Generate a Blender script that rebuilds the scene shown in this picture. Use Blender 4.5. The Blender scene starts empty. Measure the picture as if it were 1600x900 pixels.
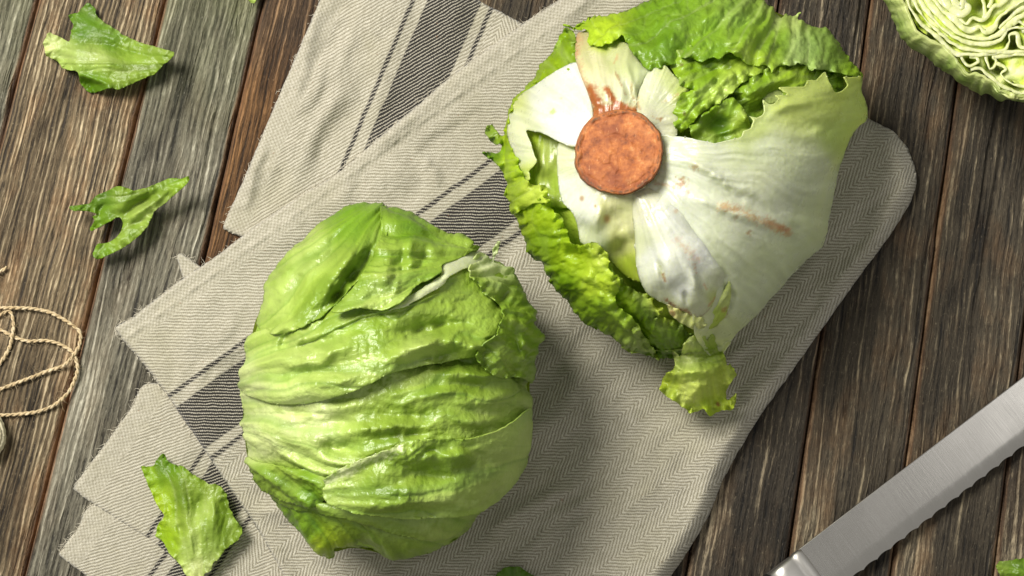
import bpy, math, random
import numpy as np
from mathutils import Vector

random.seed(7)
SC = bpy.context.scene
COL = SC.collection

# ------------------------------------------------------------------ camera
F = 2222.0                 # focal length in photo pixels (50 mm on 36 mm)
S = 0.0003                 # metres per photo pixel at the table centre
TH = math.radians(10.5)    # camera leans a little off the vertical
D = F * S
CP = np.array([0.0, -D * math.sin(TH), D * math.cos(TH)])
cam = bpy.data.cameras.new("camera")
cam.lens = 50.0; cam.sensor_width = 36.0; cam.clip_start = 0.01; cam.clip_end = 50
co = bpy.data.objects.new("camera", cam); COL.objects.link(co)
co.location = CP; co.rotation_euler = (TH, 0, 0)
SC.camera = co

# ------------------------------------------------------------------ light
w = bpy.data.worlds.new("World"); SC.world = w; w.use_nodes = True
bg = w.node_tree.nodes["Background"]
bg.inputs[0].default_value = (1.0, 0.975, 0.92, 1); bg.inputs[1].default_value = 0.40

def area(name, loc, target, size, power, color):
    l = bpy.data.lights.new(name, 'AREA'); l.shape = 'DISK'; l.size = size; l.energy = power; l.color = color
    o = bpy.data.objects.new(name, l); COL.objects.link(o); o.location = loc
    o.rotation_euler = (Vector(target) - Vector(loc)).to_track_quat('-Z', 'Y').to_euler()
    return o
area("key_lamp", (-0.55, 0.36, 0.93), (-0.03, 0.0, 0.03), 0.50, 23.0, (1.0, 0.955, 0.88))
area("blade_glint_lamp", (0.97, 0.22, 1.5), (0.22, -0.03, 0.0), 0.5, 0.95, (1.0, 0.98, 0.95))  # added lamp, placed so the knife blade mirrors it as a bright gradient

vs = SC.view_settings
vs.view_transform = 'Standard'; vs.look = 'None'; vs.exposure = 0.0; vs.gamma = 1.0; vs.use_curve_mapping = False
SC.cycles.use_denoising = True

# ------------------------------------------------------------------ pixel -> place
def at(px, py, z):
    """points on the ray through photo pixel (px,py) at height z (metres)"""
    px = np.asarray(px, float); py = np.asarray(py, float); z = np.asarray(z, float)
    c, s = math.cos(TH), math.sin(TH)
    x = (px - 800) / F; y = (450 - py) / F
    dy = y * c + s; dz = y * s - c
    t = (z - CP[2]) / dz
    return np.stack([CP[0] + t * x, CP[1] + t * dy, CP[2] + t * dz], -1)

# ------------------------------------------------------------------ noise
def _h(ix, iy, seed):
    n = (ix.astype(np.int64) * 374761393 + iy.astype(np.int64) * 668265263 + seed * 982451653) & 0xffffffff
    n = ((n ^ (n >> 13)) * 1274126177) & 0xffffffff
    n = (n ^ (n >> 16)) & 0xffffffff
    return n.astype(np.float64) / 2147483647.5 - 1.0
def vn(x, y, seed=0):
    x = np.asarray(x, float); y = np.asarray(y, float) + np.zeros_like(x)
    ix = np.floor(x); iy = np.floor(y); fx = x - ix; fy = y - iy
    fx = fx * fx * fx * (fx * (fx * 6 - 15) + 10); fy = fy * fy * fy * (fy * (fy * 6 - 15) + 10)
    a = _h(ix, iy, seed); b = _h(ix + 1, iy, seed); c = _h(ix, iy + 1, seed); d = _h(ix + 1, iy + 1, seed)
    return (a * (1 - fx) + b * fx) * (1 - fy) + (c * (1 - fx) + d * fx) * fy
def fbm(x, y, o=3, seed=0):
    r = 0; a = 1.0; t = 0
    for i in range(o):
        r = r + a * vn(np.asarray(x) * 2 ** i + 17.3 * i, np.asarray(y) * 2 ** i + 9.1 * i, seed + i); t += a; a *= 0.5
    return r / t * 1.3
def sstep(a, b, x):
    t = np.clip((x - a) / (b - a), 0, 1); return t * t * (3 - 2 * t)

# ------------------------------------------------------------------ polygons
def resample(pts, step, closed=True, smooth=True):
    p = np.array(pts, float); n = len(p); out = []
    m = n if closed else n - 1
    for i in range(m):
        if closed: p0, p1, p2, p3 = p[i - 1], p[i], p[(i + 1) % n], p[(i + 2) % n]
        else: p0, p1, p2, p3 = p[max(i - 1, 0)], p[i], p[i + 1], p[min(i + 2, n - 1)]
        k = max(1, int(round(np.linalg.norm(p2 - p1) / step)))
        for j in range(k):
            t = j / k
            if smooth:
                lin = p1 + (p2 - p1) * t
                cr = 0.5 * ((2 * p1) + (-p0 + p2) * t + (2 * p0 - 5 * p1 + 4 * p2 - p3) * t * t + (-p0 + 3 * p1 - 3 * p2 + p3) * t ** 3)
                out.append(0.75 * cr + 0.25 * lin)
            else: out.append(p1 + (p2 - p1) * t)
    if not closed: out.append(p[-1])
    return np.array(out)

def near(P, poly, closed=True):
    """distance, nearest point, arclength, side sign for points P to polyline"""
    A = poly; B = np.roll(poly, -1, 0) if closed else poly[1:]
    if not closed: A = poly[:-1]
    E = B - A; L2 = (E ** 2).sum(1) + 1e-9; L = np.sqrt(L2); cum = np.concatenate([[0], np.cumsum(L)])[:-1]
    N = len(P); d = np.empty(N); q = np.empty((N, 2)); s = np.empty(N); sg = np.empty(N)
    for i in range(0, N, 6000):
        p = P[i:i + 6000]
        vx = p[:, None, 0] - A[None, :, 0]; vy = p[:, None, 1] - A[None, :, 1]
        t = np.clip((vx * E[:, 0] + vy * E[:, 1]) / L2, 0, 1)
        dx = vx - t * E[:, 0]; dy = vy - t * E[:, 1]
        dd = dx * dx + dy * dy
        k = dd.argmin(1); r = np.arange(len(p))
        d[i:i + 6000] = np.sqrt(dd[r, k]); tt = t[r, k]
        q[i:i + 6000] = A[k] + E[k] * tt[:, None]; s[i:i + 6000] = cum[k] + tt * L[k]
        sg[i:i + 6000] = np.sign(E[k, 0] * vy[r, k] - E[k, 1] * vx[r, k])
    return d, q, s, sg, cum[-1] + L[-1]

def inside(P, poly):
    A = poly; B = np.roll(poly, -1, 0); r = np.zeros(len(P), bool)
    for i in range(0, len(P), 8000):
        p = P[i:i + 8000]; y = p[:, 1:2]; x = p[:, 0:1]
        c = ((A[:, 1] > y) != (B[:, 1] > y))
        xi = A[:, 0] + (y - A[:, 1]) * (B[:, 0] - A[:, 0]) / (B[:, 1] - A[:, 1] + 1e-12)
        r[i:i + 8000] = ((c & (x < xi)).sum(1) % 2) == 1
    return r

def ctrl(X, Y, pts, p=2.2):
    """inverse distance blend of values at points [(x,y,value...)]"""
    pts = np.array([[*a[:2], *np.ravel(a[2])] if len(a) == 3 else list(a) for a in pts], float); xy = pts[:, :2]; v = pts[:, 2:]
    d2 = (X[:, None] - xy[:, 0]) ** 2 + (Y[:, None] - xy[:, 1]) ** 2 + 60.0
    wgt = d2 ** (-p * 0.75)
    r = (wgt @ v) / wgt.sum(1)[:, None]
    return r[:, 0] if r.shape[1] == 1 else r

def ridge(X, Y, line, width, amp, taper=True):
    P = np.stack([X, Y], 1); pl = resample(line, 5, False)
    b = width * 4
    m = (X > pl[:, 0].min() - b) & (X < pl[:, 0].max() + b) & (Y > pl[:, 1].min() - b) & (Y < pl[:, 1].max() + b)
    r = np.zeros(len(X))
    if m.any():
        d, q, s, sg, L = near(P[m], pl, False)
        e = amp * np.exp(-(d / width) ** 2)
        if taper: e = e * sstep(0, 0.42, s / L) * sstep(0, 0.42, 1 - s / L) * (1 + 0.35 * fbm(X[m] / 16, Y[m] / 16, 2, int(abs(pl[0, 0]))))
        r[m] = e
    return r
def stepf(X, Y, line, amp, fall, sharp=2.0):
    """an overlapping edge: high on the line's left-hand side (in image, y down = sign +), falling away"""
    P = np.stack([X, Y], 1); pl = resample(line, 5, False)
    b = fall * 3.5
    m = (X > pl[:, 0].min() - b) & (X < pl[:, 0].max() + b) & (Y > pl[:, 1].min() - b) & (Y < pl[:, 1].max() + b)
    r = np.zeros(len(X))
    if m.any():
        d, q, s, sg, L = near(P[m], pl, False)
        sd = d * sg
        e = amp * sstep(-sharp, sharp, sd) * np.exp(-np.maximum(sd, 0) / fall) - 0.35 * amp * (1 - sstep(-sharp, sharp, sd)) * np.exp(-np.maximum(-sd, 0) / (fall * 0.45))
        r[m] = e * sstep(0, 0.18, s / L + 0.01) * sstep(0, 0.18, 1 - s / L + 0.01)
    return r

def grid_patch(poly, h):
    """grid of points filling the polygon, edge points snapped on to it"""
    mn = poly.min(0) - h; mx = poly.max(0) + h
    xs = np.arange(mn[0], mx[0] + h, h); ys = np.arange(mn[1], mx[1] + h, h)
    GX, GY = np.meshgrid(xs, ys); P = np.stack([GX.ravel(), GY.ravel()], 1)
    ins = inside(P, poly)
    d, q, s, sg, L = near(P, poly, True)
    sd = np.where(ins, d, -d)
    keep = sd > -0.72 * h
    snap = keep & (sd < 0.45 * h)
    P = P.copy(); P[snap] = q[snap]; sd = np.where(snap, 0, sd)
    ny, nx = GX.shape; idx = -np.ones(len(P), int); idx[keep] = np.arange(keep.sum())
    I = idx.reshape(ny, nx)
    a, b, c, e = I[:-1, :-1], I[:-1, 1:], I[1:, 1:], I[1:, :-1]
    ok = np.stack([a >= 0, b >= 0, c >= 0, e >= 0], -1); n = ok.sum(-1)
    quads = np.stack([e, c, b, a], -1)[n == 4]
    tris = []
    m3 = n == 3
    for miss, tri in ((0, (e, c, b)), (1, (e, c, a)), (2, (e, b, a)), (3, (c, b, a))):
        mm = m3 & ~ok[..., miss]
        tris.append(np.stack(tri, -1)[mm])
    tris = np.concatenate(tris)
    return P[keep], np.maximum(sd[keep], 0), s[keep], quads, tris

def lin(c):
    c = np.asarray(c, float) / 255.0
    return np.where(c <= 0.04045, c / 12.92, ((c + 0.055) / 1.055) ** 2.4)

def make_mesh(name, verts, quads=(), tris=(), mat=None, parent=None, col=None, uv=None, smooth=True):
    me = bpy.data.meshes.new(name)
    quads = np.asarray(quads, int).reshape(-1, 4); tris = np.asarray(tris, int).reshape(-1, 3)
    verts = np.asarray(verts, np.float32)
    nq, nt = len(quads), len(tris)
    me.vertices.add(len(verts)); me.vertices.foreach_set("co", verts.ravel())
    li = np.concatenate([quads.ravel(), tris.ravel()]).astype(np.int32)
    me.loops.add(len(li)); me.loops.foreach_set("vertex_index", li)
    me.polygons.add(nq + nt)
    st = np.concatenate([np.arange(nq) * 4, nq * 4 + np.arange(nt) * 3]).astype(np.int32)
    me.polygons.foreach_set("loop_start", st)
    if smooth: me.polygons.foreach_set("use_smooth", np.ones(nq + nt, bool))
    me.update(calc_edges=True)
    if col is not None:
        at_ = me.color_attributes.new("Col", 'FLOAT_COLOR', 'POINT')
        c4 = np.ones((len(verts), 4), np.float32); c4[:, :3] = col
        at_.data.foreach_set("color", c4.ravel())
    if uv is not None:
        ul = me.uv_layers.new(name="weave")
        ul.data.foreach_set("uv", np.asarray(uv, np.float32)[li].ravel())
    me.validate()
    o = bpy.data.objects.new(name, me); COL.objects.link(o)
    if mat: me.materials.append(mat)
    if parent: o.parent = parent
    return o
def solid(o, t, off=-1):
    m = o.modifiers.new("thickness", 'SOLIDIFY'); m.thickness = t; m.offset = off
def tag(o, label, cat, group=None):
    o["label"] = label; o["category"] = cat
    if group: o["group"] = group
def empty(name, loc=(0, 0, 0)):
    o = bpy.data.objects.new(name, None); COL.objects.link(o); o.location = loc; o.empty_display_size = 0.01
    return o
def adopt(root, o):
    """parent o (built in world space) under root without moving it"""
    o.parent = root; o.location = -Vector(root.location)

# ------------------------------------------------------------------ node helper
class NB:
    def __init__(s, name):
        s.m = bpy.data.materials.new(name); s.m.use_nodes = True; s.t = s.m.node_tree
        s.p = s.t.nodes["Principled BSDF"]; s.out = s.t.nodes["Material Output"]
    def n(s, typ, **kw):
        x = s.t.nodes.new(typ)
        for k, v in kw.items(): setattr(x, k, v)
        return x
    def put(s, sock, v):
        if hasattr(v, "links") or isinstance(v, bpy.types.NodeSocket): s.t.links.new(v, sock)
        else: sock.default_value = v
    def math(s, op, a, b=0.0, c=0.0, clamp=False):
        x = s.n("ShaderNodeMath", operation=op, use_clamp=clamp)
        s.put(x.inputs[0], a); s.put(x.inputs[1], b); s.put(x.inputs[2], c); return x.outputs[0]
    def mix(s, f, a, b, blend='MIX'):
        x = s.n("ShaderNodeMix", data_type='RGBA', blend_type=blend)
        s.put(x.inputs[0], f); s.put(x.inputs[6], a if not isinstance(a, tuple) else (*a, 1)[:4]); s.put(x.inputs[7], b if not isinstance(b, tuple) else (*b, 1)[:4])
        return x.outputs[2]
    def noise(s, vec, scale, detail=3, rough=0.55, dist=0.0):
        x = s.n("ShaderNodeTexNoise"); s.put(x.inputs["Vector"], vec); x.inputs["Scale"].default_value = scale
        x.inputs["Detail"].default_value = detail; x.inputs["Roughness"].default_value = rough; x.inputs["Distortion"].default_value = dist
        return x.outputs[0]
    def ramp(s, f, stops):
        x = s.n("ShaderNodeValToRGB"); s.put(x.inputs[0], f)
        el = x.color_ramp.elements
        while len(el) < len(stops): el.new(0.5)
        for e, (p, c) in zip(el, stops): e.position = p; e.color = (*c, 1) if len(c) == 3 else c
        return x.outputs[0]
    def maprange(s, v, a, b, c=0.0, d=1.0, smooth=False):
        x = s.n("ShaderNodeMapRange"); s.put(x.inputs[0], v)
        for i, k in enumerate((a, b, c, d)): s.put(x.inputs[i + 1], k)
        if smooth: x.interpolation_type = 'SMOOTHSTEP'
        return x.outputs[0]
    def bump(s, h, strength, dist, normal=None):
        x = s.n("ShaderNodeBump"); s.put(x.inputs["Height"], h); x.inputs["Strength"].default_value = strength; x.inputs["Distance"].default_value = dist
        if normal is not None: s.put(x.inputs["Normal"], normal)
        return x.outputs[0]
    def scale3(s, vec, v):
        x = s.n("ShaderNodeVectorMath", operation='MULTIPLY'); s.put(x.inputs[0], vec); x.inputs[1].default_value = v; return x.outputs[0]
L = lambda *c: tuple(float(v) for v in lin(c))

# ------------------------------------------------------------------ leaf material
def leaf_material(name, rough=0.36, trans=0.22, spec=0.5, bump=0.5):
    b = NB(name)
    col = b.n("ShaderNodeAttribute", attribute_name="Col").outputs[0]
    col = b.mix(1.0, col, (1.0, 1.0, 1.0), 'MULTIPLY')
    oc = b.n("ShaderNodeTexCoord").outputs["Object"]
    n1 = b.noise(oc, 140, 4, 0.6); n2 = b.noise(oc, 900, 3, 0.6); n3 = b.noise(oc, 45, 3)
    c = b.mix(b.maprange(n1, 0.35, 0.75, 0, 0.35), col, b.mix(1.0, col, (0.80, 0.87, 0.55), 'MULTIPLY'))
    c = b.mix(b.maprange(n3, 0.45, 0.75, 0, 0.3), c, b.mix(1.0, c, (1.12, 1.08, 0.95), 'MULTIPLY'))
    vor = b.n("ShaderNodeTexVoronoi", feature='DISTANCE_TO_EDGE'); b.put(vor.inputs["Vector"], oc); vor.inputs["Scale"].default_value = 330
    ve = b.maprange(vor.outputs["Distance"], 0.0, 0.12, 0, 1)
    c = b.mix(b.maprange(ve, 0, 1, 0.10, 0.0), c, b.mix(1.0, c, (1.35, 1.2, 1.6), 'MULTIPLY'))
    h = b.math('ADD', b.math('MULTIPLY', n1, 1.0), b.math('MULTIPLY', n2, 0.35))
    h = b.math('ADD', h, b.math('MULTIPLY', ve, 0.08))
    nm = b.bump(h, bump, 0.0016)
    p = b.p
    b.put(p.inputs["Base Color"], c); b.put(p.inputs["Roughness"], b.maprange(n1, 0.3, 0.7, rough - 0.06, rough + 0.1))
    p.inputs["Specular IOR Level"].default_value = spec
    b.put(p.inputs["Normal"], nm)
    tr = b.n("ShaderNodeBsdfTranslucent"); b.put(tr.inputs[0], b.mix(1.0, c, (1.25, 1.2, 0.55), 'MULTIPLY')); b.put(tr.inputs["Normal"], nm)
    mx = b.n("ShaderNodeMixShader"); mx.inputs[0].default_value = trans
    b.t.links.new(p.outputs[0], mx.inputs[1]); b.t.links.new(tr.outputs[0], mx.inputs[2]); b.t.links.new(mx.outputs[0], b.out.inputs[0])
    return b.m
M_LEAF = leaf_material("lettuce_leaf", 0.36, 0.26, 0.8, 0.42)
M_RIB = leaf_material("lettuce_rib", 0.29, 0.20, 0.55, 0.16)
M_RIB.node_tree.nodes['Principled BSDF'].inputs['Subsurface Weight'].default_value = 0.5
M_RIB.node_tree.nodes['Principled BSDF'].inputs['Subsurface Radius'].default_value = (1.0, 1.0, 0.45)
M_RIB.node_tree.nodes['Principled BSDF'].inputs['Subsurface Scale'].default_value = 0.004
M_CORE = leaf_material("lettuce_core", 0.45, 0.10)
M_FRILL = leaf_material("lettuce_frill", 0.36, 0.48, 0.6, 0.42)

# ------------------------------------------------------------------ wood
def wood_material(name, dark, mid, light, warm, fine=430.0, warm_amt=0.4, contrast=1.0, green=0.0, warm_pos=None, ribs=0.10, bands=0.22, edge_amt=0.85):
    b = NB(name)
    oc = b.n("ShaderNodeTexCoord").outputs["Object"]
    sep = b.n("ShaderNodeSeparateXYZ"); b.put(sep.inputs[0], oc); x, y = sep.outputs[0], sep.outputs[1]
    wv = b.noise(b.scale3(oc, (9, 26, 1)), 1.0, 2)
    wv2 = b.noise(b.scale3(oc, (40, 90, 1)), 1.0, 2)
    yy = b.math('ADD', y, b.math('ADD', b.math('MULTIPLY', b.math('SUBTRACT', wv, 0.5), 0.006), b.math('MULTIPLY', b.math('SUBTRACT', wv2, 0.5), 0.0014)))
    def gv(sx, sy, seed):
        c = b.n("ShaderNodeCombineXYZ"); b.put(c.inputs[0], b.math('MULTIPLY', x, sx)); b.put(c.inputs[1], b.math('MULTIPLY', yy, sy)); c.inputs[2].default_value = seed
        return c.outputs[0]
    g1 = b.noise(gv(20, fine, 1.0), 1.0, 6, 0.72)
    g2 = b.noise(gv(7, fine * 0.22, 4.0), 1.0, 4, 0.6)
    g3 = b.noise(gv(170, fine * 3.2, 8.0), 1.0, 3, 0.7)
    pt = b.noise(b.scale3(oc, (24, 46, 1)), 1.0, 5, 0.65)
    sp = b.noise(b.scale3(oc, (420, 900, 1)), 1.0, 3, 0.7)
    ph = b.math('ADD', b.math('MULTIPLY', yy, 2 * math.pi * fine), b.math('MULTIPLY', b.noise(gv(16, fine * 0.35, 2.0), 1.0, 3, 0.6), 11.0))
    gw = b.math('MULTIPLY_ADD', b.math('SINE', ph), 0.5, 0.5)
    g = b.math('ADD', b.math('MULTIPLY', g1, 0.78 - bands), b.math('ADD', b.math('MULTIPLY', g2, bands), b.math('ADD', b.math('MULTIPLY', g3, 0.22), b.math('MULTIPLY', b.math('SUBTRACT', gw, 0.5), ribs))))
    k = 0.12 / contrast
    g = b.maprange(g, 0.5 - k, 0.5 + k, 0, 1)
    c = b.ramp(g, [(0.0, dark), (0.34, tuple((a + 2 * q) / 3 for a, q in zip(dark, mid))), (0.70, mid), (1.0, light)])
    ck = b.math('ABSOLUTE', b.math('SUBTRACT', b.noise(gv(5, fine * 0.28, 12.0), 1.0, 3, 0.6), 0.5))
    ckm = b.math('MULTIPLY', b.maprange(ck, 0.0, 0.02, 1.0, 0.0), b.maprange(pt, 0.4, 0.6, 0, 1))
    c = b.mix(ckm, c, tuple(v * 0.35 for v in dark))
    # weathering: warmer brown where the grey skin is worn off
    wm = b.maprange(b.math('ADD', b.math('MULTIPLY', pt, 0.6), b.math('MULTIPLY', g2, 0.4)), 0.5, 0.64, 0, warm_amt)
    c = b.mix(wm, c, b.mix(b.maprange(g, 0, 1, 0.35, 1.0), (0.02, 0.012, 0.006), warm))
    if green > 0:
        gr = b.maprange(x, 0.03, 0.15, 0, green)
        c = b.mix(b.math('MULTIPLY', gr, b.maprange(pt, 0.3, 0.6, 0.5, 1.0)), c, b.mix(g, (0.075, 0.085, 0.03), (0.24, 0.26, 0.13)))
    if warm_pos is not None:
        wf = b.maprange(b.math('ADD', x, b.math('MULTIPLY', b.math('SUBTRACT', pt, 0.5), 0.08)), warm_pos[0], warm_pos[1], 0, warm_pos[2])
        c = b.mix(wf, c, b.mix(g, (0.018, 0.008, 0.003), warm))
    lo = b.noise(b.scale3(oc, (9, 30, 1)), 1.0, 4, 0.6); lo2 = b.noise(b.scale3(oc, (60, 130, 1)), 1.0, 4, 0.7)
    c = b.mix(b.maprange(lo, 0.36, 0.54, 0.85, 0.0), c, b.mix(1.0, c, (0.42, 0.40, 0.38), 'MULTIPLY'))
    c = b.mix(b.maprange(lo, 0.52, 0.68, 0, 0.6), c, b.mix(1.0, c, (1.35, 1.36, 1.38), 'MULTIPLY'))
    c = b.mix(b.maprange(lo2, 0.52, 0.66, 0, 0.55), c, b.mix(1.0, c, (0.5, 0.46, 0.42), 'MULTIPLY'))
    # specks, pits
    c = b.mix(b.maprange(sp, 0.60, 0.72, 0, 0.55), c, dark)
    c = b.mix(b.maprange(sp, 0.40, 0.30, 0, 0.35), c, light)
    # raw orange wood along the sawn edges
    ed = b.n("ShaderNodeAttribute", attribute_name="Col").outputs[0]
    es = b.n("ShaderNodeSeparateColor"); b.put(es.inputs[0], ed)
    ee = b.maprange(b.math('ADD', es.outputs[0], b.math('MULTIPLY', b.math('SUBTRACT', g1, 0.5), 0.9)), 0.45, 0.8, 0, edge_amt)
    c = b.mix(ee, c, b.mix(g, (0.03, 0.013, 0.006), (0.22, 0.105, 0.042)))
    hh = b.math('ADD', b.math('MULTIPLY', g, 0.55), b.math('ADD', b.math('MULTIPLY', g3, 0.5), b.math('MULTIPLY', sp, 0.12)))
    hh = b.math('SUBTRACT', hh, b.math('MULTIPLY', ckm, 0.6))
    b.put(b.p.inputs["Base Color"], c); b.p.inputs["Roughness"].default_value = 0.72; b.p.inputs["Specular IOR Level"].default_value = 0.35
    b.put(b.p.inputs["Normal"], b.bump(hh, 0.9, 0.0022))
    return b.m

def build_table():
    root = empty("tabletop"); root["kind"] = "structure"
    # plank joints: their place in the photograph at y = 450 on the table plane
    joints = [-225, -62, 145, 305, 473, 641, 810, 978, 1146, 1296, 1455, 1611, 1780]
    a = at(250, 0, 0.0); c = at(40, 890, 0.0); e = at(1367, 0, 0.0); f = at(1279, 560, 0.0)
    d1 = (a - c)[:2]; d2 = (e - f)[:2]
    ang = 0.5 * (math.atan2(d1[1], d1[0]) + math.atan2(d2[1], d2[0]))
    ux = np.array([math.cos(ang), math.sin(ang)]); uy = np.array([-ux[1], ux[0]])   # along, across (to the left)
    offs = [float(at(j, 450, 0.0)[:2] @ uy) for j in joints]
    mats = {
        'a': wood_material("wood_grey_brown", L(50, 42, 32), L(128, 112, 86), L(186, 170, 138), L(158, 116, 74), 420, 0.6, 1.35, ribs=0.11, bands=0.32),
        'b': wood_material("wood_grey", L(42, 40, 34), L(120, 116, 100), L(168, 164, 146), L(126, 106, 80), 360, 0.3, 1.2, green=0.8, bands=0.34),
        'c': wood_material("wood_orange_brown", L(36, 27, 19), L(92, 72, 52), L(150, 122, 90), L(146, 106, 64), 400, 0.3, 1.1, warm_pos=(0.10, 0.07, 0.85)),
        'd': wood_material("wood_dark", L(16, 13, 10), L(66, 59, 48), L(142, 130, 107), L(128, 100, 70), 330, 0.3, 1.25, ribs=0.07, bands=0.42, edge_amt=0.35),
        'e': wood_material("wood_dark_brown", L(22, 18, 14), L(80, 72, 58), L(148, 136, 111), L(146, 112, 76), 380, 0.4, 1.15, ribs=0.07, bands=0.32, edge_amt=0.5),
    }
    plan = ['b', 'a', 'b', 'c', 'd', 'e', 'd', 'e', 'd', 'e', 'e', 'd']
    LEN = 0.52
    for i in range(len(joints) - 1):
        y1, y0 = offs[i], offs[i + 1]; w_ = y1 - y0; gap = 0.0013
        nx, ny = 260, 84
        xs = np.linspace(-LEN / 2, LEN / 2, nx); ys = np.linspace(-w_ / 2 + gap / 2, w_ / 2 - gap / 2, ny)
        X, Y = np.meshgrid(xs, ys, indexing='ij'); x = X.ravel(); y = Y.ravel()
        sd = 40 * i
        yw = y + 0.004 * fbm(x * 9, y * 30, 2, sd) + 0.0012 * fbm(x * 40, y * 80, 2, sd + 5)
        deep = 1.0 if plan[i] in 'd' else 0.55
        z = 0.0007 * fbm(x * 12, y * 40, 3, sd + 9) - 0.0005
        z += deep * 0.00075 * (fbm(x * 9, yw * 210, 3, sd + 21))
        z += 0.00028 * fbm(x * 25, yw * 480, 2, sd + 33)
        if plan[i] == 'd':   # long weathered furrows
            z -= 0.0016 * sstep(0.28, 0.62, fbm(x * 4, yw * 105, 2, sd + 50))
        cr = fbm(x * 5, yw * 150, 2, sd + 71)
        z -= 0.0014 * sstep(0.55, 0.75, cr)
        e_ = (w_ / 2 - gap / 2) - np.abs(y)
        wob = 0.0010 * (1 + fbm(x * 60, y * 0 + np.sign(y) * 3, 3, sd + 80))
        z -= 0.0022 * np.exp(-(e_ / (0.0008 + wob)) ** 1.3)
        edge = np.exp(-e_ / 0.0022)
        # top grid + side skirts
        V = np.stack([x, y, z], 1); I = np.arange(nx * ny).reshape(nx, ny)
        Q = [np.stack([I[:-1, :-1], I[1:, :-1], I[1:, 1:], I[:-1, 1:]], -1).reshape(-1, 4)]
        base = len(V); cols = np.stack([edge] * 3, 1)
        for k, row in ((0, I[:, 0]), (1, I[:, -1])):
            vb = V[row].copy(); vb[:, 2] = -0.022
            J = np.arange(nx) + base
            q = np.stack([row[:-1], J[:-1], J[1:], row[1:]], -1)
            Q.append(q if k == 0 else q[:, ::-1]); V = np.concatenate([V, vb]); cols = np.concatenate([cols, np.ones((nx, 3))]); base += nx
        o = make_mesh("plank", V, np.concatenate(Q), (), mats[plan[i]], root, col=cols)
        mid = (y0 + y1) / 2
        o.location = (uy[0] * mid, uy[1] * mid, 0); o.rotation_euler = (0, 0, ang)
    b = NB("underlay"); b.p.inputs["Base Color"].default_value = (0.012, 0.008, 0.005, 1); b.p.inputs["Roughness"].default_value = 0.9
    V = np.array([[-.5, -.45, -.024], [.5, -.45, -.024], [.5, .45, -.024], [-.5, .45, -.024]])
    make_mesh("dark_underlay", V, [[0, 1, 2, 3]], (), b.m, root)  # added near-black sheet, its colour supplies the dark seen through the plank gaps
build_table()

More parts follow.
